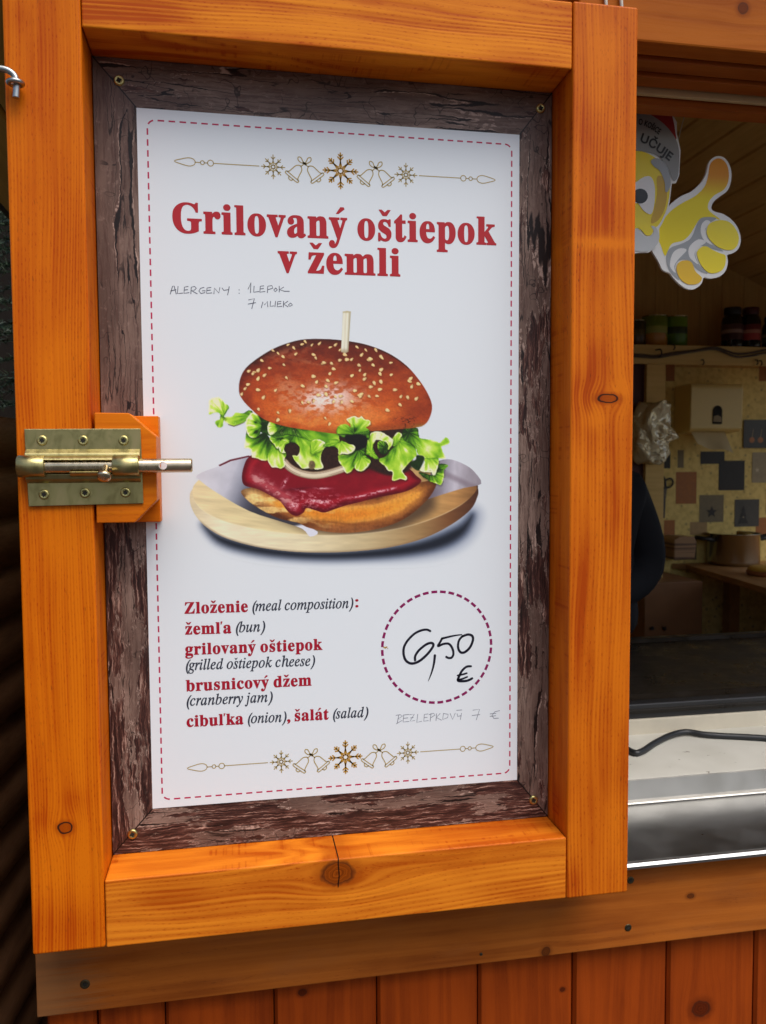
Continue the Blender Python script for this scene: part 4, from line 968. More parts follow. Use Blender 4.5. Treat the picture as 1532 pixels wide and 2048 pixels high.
    petal(fa([(735, 460), (750, 390), (800, 368), (840, 408), (882, 428), (862, 470), (800, 522), (758, 522)]), pa(870, 420), pa(750, 470), 0.42, 0.90, 10, dark=((*pa(845, 425), 9, .35),))
    petal(fa([(765, 580), (790, 545), (850, 575), (920, 555), (900, 600), (880, 650), (850, 690), (810, 640)]), pa(880, 570), pa(810, 650), 0.16, 0.72, 11)
    petal(fa([(880, 610), (930, 575), (985, 590), (990, 622), (950, 640), (925, 700), (950, 740), (900, 735), (872, 690)]), pa(960, 600), pa(900, 740), 0.70, 0.80, 12)
    # right clump
    petal(fbb([(940, 330), (1090, 330), (1110, 440), (1190, 460), (1290, 480), (1360, 502), (1420, 438), (1467, 490), (1440, 522), (1370, 550), (1392, 620), (1424, 688), (1340, 692), (1330, 770), (1300, 840), (1200, 850), (1120, 830), (1150, 780), (1178, 690), (1100, 640), (1060, 560), (950, 520), (900, 430)]), pb(990, 380), pb(1300, 760), 0.30, 0.74, 13, dark=((*pb(980, 390), 34, .3),), pale=((*pb(1200, 560), 34, .16), (*pb(1100, 460), 20, .1)))
    petal(fbb([(1105, 850), (1200, 870), (1300, 880), (1330, 760), (1452, 768), (1400, 832), (1402, 900), (1372, 994), (1330, 990), (1250, 962), (1160, 910)]), pb(1240, 850), pb(1360, 980), 0.20, 0.62, 14, dark=((*pb(1330, 820), 12, .4),))
    petal(fbb([(1108, 812), (1180, 765), (1170, 690), (1240, 690), (1330, 680), (1335, 760), (1312, 850), (1290, 888), (1262, 880), (1252, 830), (1200, 846), (1150, 846)]), pb(1200, 640), pb(1250, 880), 0.55, 0.86, 15)
    dk(fbb([(1000, 742), (1070, 700), (1078, 652), (1150, 658), (1172, 692), (1142, 770), (1100, 832), (1030, 792)]), (24, 44, 14))
    petal(fbb([(850, 385), (905, 400), (940, 478), (1000, 500), (1062, 560), (1078, 650), (1000, 732), (930, 812), (916, 852), (968, 912), (950, 945), (890, 930), (830, 948), (786, 942), (798, 852), (740, 832), (700, 772), (655, 742), (636, 700), (720, 660), (760, 600), (820, 540), (790, 482), (830, 440)]), pb(860, 470), pb(850, 940), 0.44, 0.80, 0, pale=((*pb(960, 590), 26, .20), (*pb(920, 790), 16, .12)), dark=((*pb(720, 690), 22, .3), (*pb(820, 600), 16, .2)))
    petal(fbb([(790, 470), (850, 385), (905, 402), (890, 450), (850, 520), (800, 545)]), pb(830, 520), pb(870, 390), 0.50, 0.84, 1)
    petal(fbb([(620, 500), (700, 480), (760, 560), (740, 620), (690, 640), (640, 620)]), pb(700, 560), pb(640, 500), 0.05, 0.35, 2)
    petal(fbb([(528, 400), (600, 368), (660, 374), (720, 410), (772, 440), (800, 470), (792, 530), (745, 582), (742, 530), (710, 492), (640, 472), (592, 482), (562, 560), (600, 640), (634, 692), (580, 692), (520, 652), (478, 640), (488, 560), (500, 480)]), pb(540, 620), pb(650, 372), 0.52, 0.90, 3, pale=((*pb(640, 430), 22, .14), (*pb(770, 500), 14, .16)), dark=((*pb(575, 520), 9, .2),))
    # middle frills in front of the bun come after it
    # bun crown
    bun = sdf([(283, 440), (286, 385), (312, 330), (370, 280), (450, 232), (530, 202), (600, 188), (700, 187), (800, 196), (900, 216), (1000, 256), (1085, 315), (1150, 390), (1192, 460), (1207, 512), (1196, 562), (1172, 596), (1130, 611), (1000, 622), (900, 630), (800, 640), (740, 640), (620, 624), (500, 604), (400, 570), (330, 512), (296, 472)])
    nx = (X - 745) / 465; ny = (Y - 415) / 228; r2 = nx * nx + ny * ny
    nstreak = fbm(X / 60 + Y / 200, Y / 16, 4); n2 = fbm(X / 26, Y / 18, 6)
    t = 0.30 + 0.36 * (ny + 0.55) + 0.16 * (nstreak - 0.5) + 0.22 * (n2 - 0.5) - 0.30 * ss(r2, 0.62, 1.05)
    col = lerp(t, [(0, (66, 20, 8)), (0.2, (108, 34, 14)), (0.45, (158, 60, 22)), (0.68, (190, 84, 28)), (0.85, (208, 112, 44)), (1, (214, 140, 84))])
    col = mixc(col, (88, 26, 10), 0.55 * gau(840, 260, 260, 70, 0.25))
    col = mixc(col, (120, 40, 14), 0.5 * gau(1110, 520, 70, 90))
    wr = ss(fbm(X / 22 + 3, Y / 13, 7), 0.34, 0.62)
    col = mixc(col, (224, 190, 182), 0.88 * np.clip(gau(705, 474, 135, 66, -0.15) * 1.35, 0, 1) * (0.25 + 0.75 * wr))
    col = mixc(col, (240, 226, 230), 0.75 * gau(690, 470, 84, 40, -0.1) * wr)
    col = mixc(col, (226, 186, 160), 0.35 * gau(760, 500, 150, 40, 0.05) * wr)
    col = mixc(col, (206, 150, 118), 0.55 * gau(510, 430, 58, 66, 0.2) * wr)
    col = mixc(col, (204, 142, 110), 0.35 * (gau(520, 250, 120, 26, -0.3) + gau(660, 300, 120, 16, 0.1)) * wr)
    col = mixc(col, (212, 128, 60), 0.55 * gau(620, 575, 200, 30, 0.12) * ss(n2, .3, .6))
    col = mixc(col, (222, 140, 70), 0.5 * gau(880, 560, 130, 36, -0.1))
    col = mixc(col, (44, 14, 6), 0.7 * ss(bun, -10, 0) * (Y < 330))
    col = mixc(col, (120, 66, 26), 0.5 * ss(Y + 0.06 * X, 640, 690))
    col = mixc(col, (60, 22, 8), 0.9 * ss(fbm(X / 10, Y / 6, 3), .58, .7) * gau(1085, 585, 60, 30))
    col = mixc(col, (150, 140, 60), 0.6 * gau(1160, 610, 40, 14))
    col = col * (0.90 + 0.20 * fbm(X / 7, Y / 5, 5))[..., None]
    comp(M_(bun), col)
    # sesame seeds
    seeds = [(518, 214), (600, 200), (632, 215), (545, 230), (555, 258), (470, 256), (494, 272), (392, 290), (445, 242), (498, 311), (640, 262), (650, 278), (684, 305), (690, 300), (726, 304), (720, 226), (736, 330), (718, 352), (640, 366), (708, 386), (655, 392), (700, 414), (748, 396),
             (766, 288), (800, 285), (822, 284), (790, 262), (848, 226), (870, 262), (858, 313), (862, 336), (885, 357), (884, 378), (824, 362), (890, 240), (905, 288), (925, 312), (938, 240), (962, 272), (968, 278), (964, 333), (958, 354), (962, 392), (930, 398), (914, 416), (958, 428), (944, 460), (906, 462), (1012, 358), (1030, 430), (1058, 462), (1054, 502), (1100, 388), (1110, 414), (1142, 402), (1132, 472), (1090, 467), (994, 528), (1105, 376),
             (664, 455), (700, 452), (744, 464), (770, 460), (735, 487), (774, 490), (824, 486), (838, 434), (858, 458), (868, 452), (640, 484), (586, 492), (616, 490), (588, 412), (510, 373), (458, 432), (374, 376), (374, 430), (356, 346), (375, 336), (326, 404), (312, 424), (400, 466), (376, 524), (470, 540), (468, 575), (526, 532), (716, 594), (696, 566), (330, 340), (430, 326), (405, 360), (296, 450), (1010, 300), (585, 212), (668, 208), (745, 214), (350, 352), (865, 462), (766, 238), (912, 282)]
    for i, (sx, sy) in enumerate(seeds):
        ang = rs.uniform(-1.2, 1.2) + (math.pi / 2 if sy > 480 else 0.0); a = rs.uniform(9, 12.5); b = a * rs.uniform(0.52, 0.7)
        if sy < 260: b *= 0.75
        i0, i1 = np.searchsorted(xs, sx - 24), np.searchsorted(xs, sx + 24); j0, j1 = np.searchsorted(ys, sy - 24), np.searchsorted(ys, sy + 24)
        x = X[j0:j1, i0:i1] - sx; y = Y[j0:j1, i0:i1] - sy; u_ = x * math.cos(ang) + y * math.sin(ang); v_ = -x * math.sin(ang) + y * math.cos(ang)
        v_ = v_ * (1 + 0.35 * u_ / a)
        q = np.sqrt((u_ / a) ** 2 + (v_ / b) ** 2); qs = np.sqrt(((u_ - 1.5) / (a * 1.15)) ** 2 + ((v_ - 2.5) / (b * 1.3)) ** 2)
        c = C[j0:j1, i0:i1]; m = np.clip((1.15 - qs) * 2, 0, 1)[..., None] * 0.4; c[:] = c * (1 - m) + np.array([70, 24, 8]) * m
        m = np.clip((1.05 - q) * 4.5, 0, 1)[..., None]; sc = np.array([212, 172, 112]) * rs.uniform(0.88, 1.1); sc2 = np.array([240, 214, 168])
        k = np.clip(1 - np.hypot(u_ + 1.5, v_ + 1.5) / (b * 1.1), 0, 1)[..., None]; c[:] = c * (1 - m) + np.clip(sc * (1 - k) + sc2 * k, 0, 255) * m
    # frills over the bun edge
    petal(fbb([(165, 645), (280, 640), (370, 575), (480, 560), (472, 640), (522, 690), (538, 730), (490, 802), (430, 838), (380, 832), (340, 802), (300, 852), (250, 864), (220, 822), (200, 770), (162, 720)]), pb(400, 580), pb(260, 850), 0.22, 0.66, 4, dark=((*pb(340, 790), 12, .25),))
    petal(fbb([(346, 785), (400, 700), (455, 648), (512, 690), (538, 730), (490, 802), (430, 838), (380, 830)]), pb(430, 660), pb(450, 830), 0.50, 0.84, 5)
    dk(fbb([(235, 428), (310, 404), (400, 400), (482, 418), (498, 460), (484, 545), (420, 585), (365, 595), (355, 550), (300, 522), (250, 482)]), (16, 14, 12))
    petal(fbb([(255, 230), (300, 200), (350, 188), (400, 208), (430, 188), (472, 230), (524, 240), (532, 290), (480, 322), (522, 350), (534, 400), (512, 470), (490, 440), (470, 418), (400, 404), (310, 410), (250, 416), (222, 444), (150, 402), (132, 370), (150, 320), (200, 288), (262, 290), (302, 322), (290, 270)]), pb(345, 400), pb(370, 190), 0.30, 0.86, 6, dark=((*pb(350, 350), 14, .3),), pale=((*pb(160, 380), 14, .22), (*pb(490, 260), 14, .14)))
    petal(fbb([(-20, 530), (60, 475), (140, 463), (168, 500), (200, 478), (262, 510), (330, 530), (357, 560), (330, 612), (270, 642), (210, 632), (165, 645), (150, 580), (110, 545), (40, 552), (-10, 548)]), pb(180, 490), pb(280, 640), 0.60, 0.86, 7, pale=((*pb(300, 570), 18, .12),))
    # skewer
    sk = sdf([(779, 56), (800, 52), (818, 56), (812, 150), (806, 248), (790, 254), (770, 248), (776, 150)], 0)
    t = (X - (794 - (Y - 55) * 0.05)) / 20
    comp(M_(sk), lerp(0.5 + 0.5 * t, [(0, (178, 172, 150)), (0.3, (228, 224, 208)), (0.55, (206, 200, 180)), (0.75, (226, 222, 206)), (1, (164, 154, 128))]) * (0.95 + 0.1 * fbm(X / 5, Y / 60, 1))[..., None])
    comp(M_(sk) * ss(Y, 66, 56), (176, 164, 128)); comp(M_(sk) * ss(Y, 225, 250) * .7, (150, 130, 100))
    # to a mesh of coloured cells
    keep = A > 0.0006
    cell = keep[:-1, :-1] | keep[1:, :-1] | keep[:-1, 1:] | keep[1:, 1:]
    need = np.zeros((H, W), bool); need[:-1, :-1] |= cell; need[1:, :-1] |= cell; need[:-1, 1:] |= cell; need[1:, 1:] |= cell
    idx = -np.ones((H, W), int); idx[need] = np.arange(need.sum())
    PXx = 360 + X[need] / 2.39375; PYy = 600 + Y[need] / 2.3945
    R_ = RM @ np.stack([PXx - 766.0, PYy - 1024.0, np.full_like(PXx, FOC)]); k = (lay(1) + 1.0) / R_[1]
    co = np.stack([R_[0] * k, np.full_like(PXx, lay(1)), 1.5 + R_[2] * k], 1)
    j, i = np.nonzero(cell)
    F = np.stack([idx[j, i], idx[j + 1, i], idx[j + 1, i + 1], idx[j, i + 1]], 1)
    me = bpy.data.meshes.new('burger_print')
    me.vertices.add(len(co)); me.vertices.foreach_set('co', co.astype(np.float32).ravel())
    me.loops.add(F.size); me.loops.foreach_set('vertex_index', F.astype(np.int32).ravel())
    me.polygons.add(len(F)); me.polygons.foreach_set('loop_start', np.arange(0, F.size, 4, dtype=np.int32)); me.polygons.foreach_set('loop_total', np.full(len(F), 4, np.int32))
    me.update(); me.validate()
    alb = np.clip(lin(C[need]) / EXPO_W * np.array(WHITE), 0, 0.88)
    at_ = me.color_attributes.new('ink', 'FLOAT_COLOR', 'POINT')
    at_.data.foreach_set('color', np.concatenate([alb, np.ones((len(alb), 1))], 1).astype(np.float32).ravel())
    m = NT('printed_burger', 0.40, 0, 0.35)
    n = m.t.nodes.new('ShaderNodeAttribute'); n.attribute_name = 'ink'; m.inp('Base Color', n.outputs['Color'])
    link_me('burger_picture', me, m.m, poster)
burger()
from mathutils.geometry import tessellate_polygon
# ------------------------------------------------------------------ hatch sill, counter, griddle
zl = 1.5 - 0.5995; yb_ = 0.287; zc_ = 1.5 - 0.560
sb = bmesh.new()
prof = [(0.074, zl - 0.0005), (0.0705, zl + 0.002), (0.0700, zl + 0.006), (0.073, zl + 0.0095), (0.077, zl + 0.0105), (0.081, zl + 0.009), (0.083, zl + 0.004), (0.084, zl + 0.0008), (yb_ + 0.004, zl + 0.0008), (yb_ + 0.004, zl - 0.0004), (0.084, zl - 0.0004)]
bm_prism(sb, prof, 'x', 0.50, 2.6)
fin('hatch_sill', sb, M['stain'], stall)
cnt = thing('serving_counter', 'white topped counter with a grey metal front edge behind the hatch sill', 'counter', (1.5, 0.6, 0.06))
mc = NT('counter_white', 0.42, 0, 0.4)
cv = mc.coords(); sp = mc.noise(cv, 55.0, 3.0, 0.6); lo = mc.noise(cv, 7.0, 3.0)
cx_ = mc.mix(mc.smooth(lo, 0.35, 0.7), (0.58, 0.565, 0.50), (0.49, 0.475, 0.41))
mc.inp('Base Color', mc.mix(mc.smooth(sp, 0.68, 0.74), cx_, (0.16, 0.13, 0.10)))
box('counter_top', 0.46, 2.7, yb_ + 0.012, 1.12, zc_ - 0.03, zc_, mc.m, cnt, 0.002)
fb = bmesh.new(); bm_prism(fb, [(yb_ - 0.006, zl + 0.0012), (yb_ - 0.0075, zl + 0.003), (yb_ - 0.006, zl + 0.0048), (yb_ - 0.001, zl + 0.0052), (yb_ + 0.002, zl + 0.007), (yb_ + 0.008, zc_ - 0.001), (yb_ + 0.0105, zc_ + 0.0004), (yb_ + 0.0115, zc_ - 0.001), (yb_ + 0.0115, zl + 0.0012)], 'x', 0.47, 2.69)
fin('edge_trim', fb, plain('brushed_grey_metal', (0.42, 0.41, 0.38), 0.38, 0.8, var=0.06, scale=20), cnt)
box('counter_body', 0.50, 2.66, 0.40, 1.08, 0.06, zc_ - 0.031, M['dark_side'], cnt, 0)

gr = thing('electric_griddle', 'black flat griddle with pale front strip standing on the white counter', 'griddle', (1.35, 0.75, zc_))
gx0, gx1, gy0, gy1 = 0.60, 2.1, 0.52, 1.03
z_top = az(1392, gy0); z_s1 = az(1430, gy0); z_s0 = az(1461, gy0)
box('griddle_body', gx0, gx1, gy0 + 0.004, gy1, z_s0 + 0.004, z_top - 0.010, M['black'], gr, 0.003)
gt = NT('griddle_plate', 0.28, 0, 0.25); gn = gt.noise(gt.coords(), 9.0, 5.0, 0.65)
gt.inp('Base Color', gt.mix(gn, (0.006, 0.005, 0.004), (0.018, 0.014, 0.010))); gt.inp('Roughness', gt.smooth(gn, 0.3, 0.7, 0.2, 0.5))
tb = bmesh.new(); bm_prism(tb, [(gy0 + 0.0, z_top - 0.03), (gy0 - 0.0, z_top - 0.022), (gy0 + 0.03, z_top - 0.0095), (gy0 + 0.034, z_top - 0.0095), (gy0 + 0.05, z_top - 0.003), (gy1 - 0.03, z_top + 0.002), (gy1 - 0.02, z_top + 0.012), (gy1 + 0.004, z_top + 0.012), (gy1 + 0.004, z_top - 0.0096), (gy0 + 0.0035, z_top - 0.0096 - 0.02)], 'x', gx0 - 0.004, gx1 + 0.004, 0.001)
fin('griddle_plate', tb, gt.m, gr)
box('front_strip', gx0 + 0.002, gx1 - 0.002, gy0 - 0.004, gy0 + 0.0035, z_s0, z_s1, plain('pale_enamel', (0.56, 0.51, 0.40), 0.4, var=0.12, scale=25), gr, 0.0012)
for x_ in (0.70, 1.3, 1.98):
    fb = bmesh.new(); bm_lathe(fb, [(0.018, 0.0), (0.016, 0.0 + max(z_s0 + 0.0045 - zc_, 0.01))], (x_, gy0 + 0.05, zc_), 'z', 18); fin('foot', fb, M['black'], gr)
cb = bmesh.new()
cp = [atz(1215, 1470, zc_ + 0.006), atz(1262, 1503, zc_ + 0.006), atz(1283, 1503, zc_ + 0.006), atz(1310, 1486, zc_ + 0.006), atz(1340, 1471, zc_ + 0.007), atz(1372, 1464, zc_ + 0.008), atz(1408, 1469, zc_ + 0.007), atz(1448, 1472, zc_ + 0.006), atz(1490, 1474, zc_ + 0.006), atz(1545, 1478, zc_ + 0.006), atz(1640, 1490, zc_ + 0.006)]
bm_tube(cb, catmull([tuple(p) for p in cp], 6), 0.0062, 10)
tag(fin('power_cable', cb, M['rubber']), 'thick black cable lying on the white counter in front of the griddle', 'cable')

# ------------------------------------------------------------------ back of the hut
Yw = YB
wl = NT('patchwork_wallpaper', 0.6, 0, 0.25)
x, y, z = wl.sep(wl.coords())[:3]
nn = wl.noise(wl.coords(), 34.0, 3.0)
dots = wl.voro(wl.coords(), 26.0, 'F1', 0.9)
wb = wl.mix(wl.smooth(nn, 0.4, 0.65), (0.78, 0.60, 0.20), (0.66, 0.49, 0.15))  # cream paper, yellowed by warm lamp light put into the colour
wb = wl.mix(wl.smooth(dots, 0.16, 0.24, 0.5, 0.0), wb, (0.22, 0.16, 0.07)); wl.inp('Base Color', wb)
wz0, wz1 = 0.075, az(735, Yw, 1400)
wpx0 = ax(1232, Yw, 900)
wpap = box('wallpaper_sheet', wpx0, X1 - 0.03, Yw - 0.004, Yw - 0.0006, wz0, wz1, wl.m, None, 0)
tag(wpap, 'cream patchwork wallpaper of grey, orange and black squares below the shelf', 'wallpaper')
def wcol(nm, c, s=60): return plain('wallpaper_' + nm, c, 0.6, var=0.3, scale=s)
WC = {'o': wcol('orange', (0.36, 0.13, 0.025)), 'g': wcol('grey', (0.19, 0.15, 0.075)), 'd': wcol('dark', (0.022, 0.020, 0.015)), 't': wcol('tan', (0.38, 0.24, 0.09)), 'b': wcol('blue_grey', (0.07, 0.065, 0.05)), 'l': wcol('light_grey', (0.34, 0.28, 0.16))}
def zz(px, py): return (1180 + px / 4.352, 900 + py / 4.352)
sq = [(745, 190, 930, 470, 'o'), (950, 390, 1165, 630, 'g'), (1118, 92, 1348, 352, 'd'), (1256, 428, 1474, 668, 'b'), (1408, 20, 1600, 285, 'l'), (870, 625, 1020, 740, 't'), (640, 610, 740, 890, 'o'), (1440, 585, 1640, 760, 'o'), (960, 12, 1172, 122, 'd'), (620, 10, 700, 160, 'd'), (762, 0, 818, 155, 'g'),
      (730, 755, 930, 960, 'g'), (880, -240, 1010, -130, 't'), (1290, -900, 1530, -790, 'd'), (980, -900, 1210, -830, 'd'), (660, -860, 740, -600, 'o'), (1470, -830, 1620, -600, 'o'), (1530, 330, 1750, 560, 'g'), (1650, 60, 1850, 280, 'd'), (1700, 620, 1900, 800, 't'), (960, -540, 1180, -380, 'g')]
for k, (a, b, c, d, t) in enumerate(sq):
    p = at(*zz(a, d), Yw - 0.005); q = at(*zz(c, b), Yw - 0.005); yk = Yw - 0.0045 - 0.0004 * (k % 5)
    if t in 'ot' and p.z < 1.0: continue
    me = [(p.x, yk, p.z), (q.x, yk, p.z), (q.x, yk, q.z), (p.x, yk, q.z)]
    fin_ = link_mesh('wallpaper_square', me, [(0, 1, 2, 3)], WC[t], wpap)
def star_pts(cx, cz, r, n=5, r2=0.42): return [(cx + (r if k % 2 == 0 else r * r2) * math.sin(math.pi * k / n), cz + (r if k % 2 == 0 else r * r2) * math.cos(math.pi * k / n)) for k in range(2 * n)]
def flat(nm, pts, y, mat, par):
    o = link_mesh(nm, [(p[0], y, p[1]) for p in pts], [tuple(range(len(pts)))], mat, par); return o
p = at(*zz(1060, 540), Yw - 0.007); flat('wallpaper_star', star_pts(p.x, p.z, 0.034), Yw - 0.0072, WC['d'], wpap)
p = at(*zz(1335, 560), Yw - 0.007); flat('wallpaper_tree', [(p.x - .03, p.z - .05), (p.x + .03, p.z - .05), (p.x + .012, p.z - .012), (p.x + .02, p.z - .012), (p.x + .006, p.z + .02), (p.x + .012, p.z + .02), (p.x, p.z + .05), (p.x - .012, p.z + .02), (p.x - .006, p.z + .02), (p.x - .02, p.z - .012), (p.x - .012, p.z - .012)], Yw - 0.0072, WC['d'], wpap)
p = at(*zz(1335, 585), Yw - 0.0074); flat('wallpaper_star', star_pts(p.x, p.z, 0.007), Yw - 0.0076, WC['l'], wpap)
p = at(*zz(1455, 175), Yw - 0.007); flat('wallpaper_star', star_pts(p.x, p.z, 0.016), Yw - 0.0072, plain('wallpaper_pale', (.6, .52, .33), .6), wpap)

# shelf with its post
ys = 2.72
zs1 = az(690, ys, 1280); zs0 = az(727, ys, 1280)
shl = thing('wall_shelf', 'long pale wooden shelf with a deep front board across the back wall', 'shelf', (2.4, 2.85, zs1))
sx0 = 1.30
box('shelf_board', sx0, X1 - 0.03, ys + 0.021, Yw - 0.021 + 0.02, zs1 - 0.022, zs1 - 0.001, M['pine_x'], shl, 0.001)
box('front_board', sx0, X1 - 0.03, ys, ys + 0.02, zs0, zs1 + 0.003, M['pine_x'], shl, 0.002)
xp0, xp1 = ax(1290, ys + .04, 800), ax(1327, ys + .04, 800)
box('shelf_post', xp0, xp1, ys + 0.025, ys + 0.075, 0.062, zs1 - 0.023, M['pine_x'], shl, 0.002)
box('red_strip', ax(1262, ys + .06, 800), ax(1288, ys + .06, 800), ys + 0.05, ys + 0.09, 0.062, zs1 - 0.023, plain('dark_red_paint', (0.06, 0.006, 0.006), 0.5), shl, 0.001)
for q, (px, py) in enumerate(((1346, 692), (1404, 722), (1512, 722), (1520, 724))):
    hb = bmesh.new(); c = at(px, py, ys - 0.004)
    bm_tube(hb, catmull([(c.x, ys + 0.002, c.z + .006), (c.x, ys - 0.014, c.z + .004), (c.x + .002, ys - 0.018, c.z - .012), (c.x, ys - 0.008, c.z - .018)], 4), 0.0032, 8)
    fin('cup_hook', hb, M['black'], shl)
for k, off in enumerate((0, 6)):
    cb = bmesh.new()
    pts = [(1150, 708), (1270, 709 + off * .6), (1310, 712 + off * .5), (1345, 706 + off * .6), (1390, 701 + off * .3), (1430, 695 + off * .6), (1470, 707 + off), (1500, 706 + off), (1540, 699 + off), (1620, 697 + off)]
    bm_tube(cb, catmull([tuple(at(a, b, ys - 0.008 - 0.004 * k)) for a, b in pts], 6), 0.0055, 8)
    tag(fin('shelf_cable', cb, plain('brown_grey_cable', (0.10, 0.075, 0.05), 0.5)), ('upper' if k == 0 else 'lower') + ' grey brown cable looping along the front of the shelf', 'cable', 'cables along the shelf')
hb = bmesh.new(); c = at(1318, 707, ys - 0.012)
bm_tube(hb, catmull([(c.x - .012, ys - .002, c.z + .018), (c.x, ys - .024, c.z + .018), (c.x + .006, ys - .026, c.z), (c.x, ys - .022, c.z - .016), (c.x - .012, ys - .002, c.z - .018)], 5), 0.004, 8)
fin('cable_clip', hb, M['black'], shl)

# cans and jars on the shelf
def can_mat(nm, a, b, c):
    m = NT(nm, 0.32, 0, 0.5); x, y, z = m.sep(m.coords('Generated'))[:3]
    n = m.noise(m.coords('Generated'), 4.0, 2.0)
    col = m.mix(m.smooth(m.math('ADD', z, m.math('MULTIPLY', n, 0.5)), 0.62, 0.70), a, b)
    col = m.mix(m.smooth(m.math('ABSOLUTE', m.math('SUBTRACT', z, 0.55)), 0.10, 0.13, 1.0, 0.0), col, c); m.inp('Base Color', col); return m.m
tin = plain('tin_metal', (0.62, 0.54, 0.34), 0.25, 1.0, var=0.05)
ycan = ys + 0.10
CM = [can_mat('can_label_orange', (0.50, 0.22, 0.02), (0.17, 0.26, 0.03), (0.36, 0.40, 0.10)), can_mat('can_label_green', (0.10, 0.22, 0.015), (0.17, 0.32, 0.03), (0.04, 0.07, 0.03)), can_mat('can_label_brown', (0.10, 0.06, 0.02), (0.06, 0.05, 0.02), (0.12, 0.09, 0.03))]
def can(px, r, ptop, mat, label):
    p0 = at(px, 688, ycan); h = at(px, ptop, ycan).z - zs1
    t = thing('food_can', label, 'can', (p0.x, ycan, zs1), 'tin cans on the shelf')
    b = bmesh.new(); bm_lathe(b, [(r * .97, 0.004), (r, 0.005), (r, h - 0.006), (r * .97, h - 0.005)], (p0.x, ycan, zs1), 'z', 32); fin('can_label', b, mat, t)
    b = bmesh.new()
    bm_lathe(b, [(r * .9, 0), (r * 1.02, 0.0), (r * 1.025, 0.003), (r * 1.0, 0.0045)], (p0.x, ycan, zs1), 'z', 32)
    bm_lathe(b, [(r * 1.0, h - .0055), (r * 1.025, h - .003), (r * 1.02, h), (r * .93, h), (r * .92, h - .005), (0.002, h - .005)], (p0.x, ycan, zs1), 'z', 32); fin('can_rim', b, tin, t)
can(1308, ax(1331, ycan) - ax(1308, ycan), 633, CM[0], 'green and orange labelled tin can standing on the shelf beside a dark green can')
can(1351, ax(1371, ycan) - ax(1351, ycan), 634, CM[1], 'dark green labelled tin can, rightmost of the cans on the shelf')
can(1272, ax(1289, ycan) - ax(1272, ycan), 642, CM[2], 'dull brown tin can half hidden behind the shutter stile on the shelf')
glass_dark = plain('dark_jam_glass', (0.010, 0.006, 0.006), 0.12, 0, 0.5)
def jar(px, pw, ptop, lab, lid, label):
    p0 = at(px, 688, ycan); h = at(px, ptop, ycan).z - zs1; r = pw * PX * (1 + ycan) / 2
    t = thing('glass_jar', label, 'jar', (p0.x, ycan, zs1), 'jars on the shelf')
    b = bmesh.new(); bm_lathe(b, [(r * .8, 0), (r * .97, 0.006), (r, 0.02), (r, h * .66), (r * .93, h * .76), (r * .74, h * .83), (r * .74, h * .84)], (p0.x, ycan, zs1), 'z', 32); fin('jar_glass', b, glass_dark, t)
    b = bmesh.new(); bm_lathe(b, [(r * .78, h * .83), (r * .82, h * .84), (r * .82, h * .985), (r * .78, h), (0.002, h)], (p0.x, ycan, zs1), 'z', 32); fin('jar_lid', b, lid, t)
    b = bmesh.new(); bm_lathe(b, [(r * 1.003, h * .22), (r * 1.006, h * .23), (r * 1.006, h * .58), (r * 1.003, h * .59)], (p0.x, ycan, zs1), 'z', 32); fin('paper_label', b, lab, t)
dl = can_mat('jar_label_dark', (0.06, 0.015, 0.012), (0.08, 0.03, 0.03), (0.34, 0.22, 0.18)); rl = can_mat('jar_label_red', (0.42, 0.05, 0.045), (0.16, 0.015, 0.015), (0.5, 0.22, 0.16))
jar(1464, 44, 616, dl, M['black'], 'black lidded dark jam jar with a dull label, left of the red labelled jar')
jar(1500, 42, 616, rl, plain('dark_red_lid', (0.07, 0.006, 0.008), 0.35), 'dark jam jar with a red label and dark red lid on the shelf')
jar(1545, 44, 634, can_mat('jar_label_green', (0.10, 0.13, 0.08), (0.03, 0.06, 0.03), (0.32, 0.32, 0.22)), M['black'], 'jar with a green and white label cut by the right photo edge')

# paper towel dispenser
yd = 2.83; PD = Yw - 0.009
d0 = at(1381, 862, yd); d1 = at(1487, 769, yd)
disp = thing('towel_dispenser', 'cream plastic paper towel dispenser with a dark slot window on the wallpaper', 'dispenser', (d0.x, PD, d0.z))
dm = plain('cream_plastic', (0.72, 0.56, 0.21), 0.35, var=0.05)  # cream pushed yellow: the warm indoor light is in the base colour
db = bmesh.new()
bm_prism(db, [(PD, d1.z), (yd + 0.02, d1.z + 0.003), (yd + 0.006, d1.z - 0.004), (yd, d1.z - 0.02), (yd + 0.004, d0.z + 0.012), (yd + 0.02, d0.z), (PD, d0.z - 0.012)], 'x', d0.x, d1.x, 0.006)
fin('dispenser_cover', db, dm, disp)
w0 = at(1426, 848, yd - .002); w1 = at(1445, 811, yd - .002); rdx = (w1.x - w0.x) / 2; cxw = (w0.x + w1.x) / 2
arc = [(cxw + rdx * math.cos(t), w1.z - rdx + rdx * math.sin(t)) for t in np.linspace(0, math.pi, 9)] + [(w0.x, w0.z + .004), (w0.x + .004, w0.z), (w1.x - .004, w0.z), (w1.x, w0.z + .004)]
wb_ = bmesh.new(); bm_prism(wb_, arc, 'y', yd - 0.0015, yd + 0.008); fin('slot_window', wb_, M['hole'], disp)
wb_ = bmesh.new(); bm_prism(wb_, [(w0.x + .002, w0.z + .012), (w1.x - .004, w0.z + .01), (w1.x - .006, w0.z + .036), (cxw, w0.z + .046), (w0.x + .003, w0.z + .04)], 'y', yd - 0.0025, yd - 0.0005); fin('towel_stack', wb_, plain('paper_in_window', (.30, .24, .14), .8), disp)
tv = []; tf = []
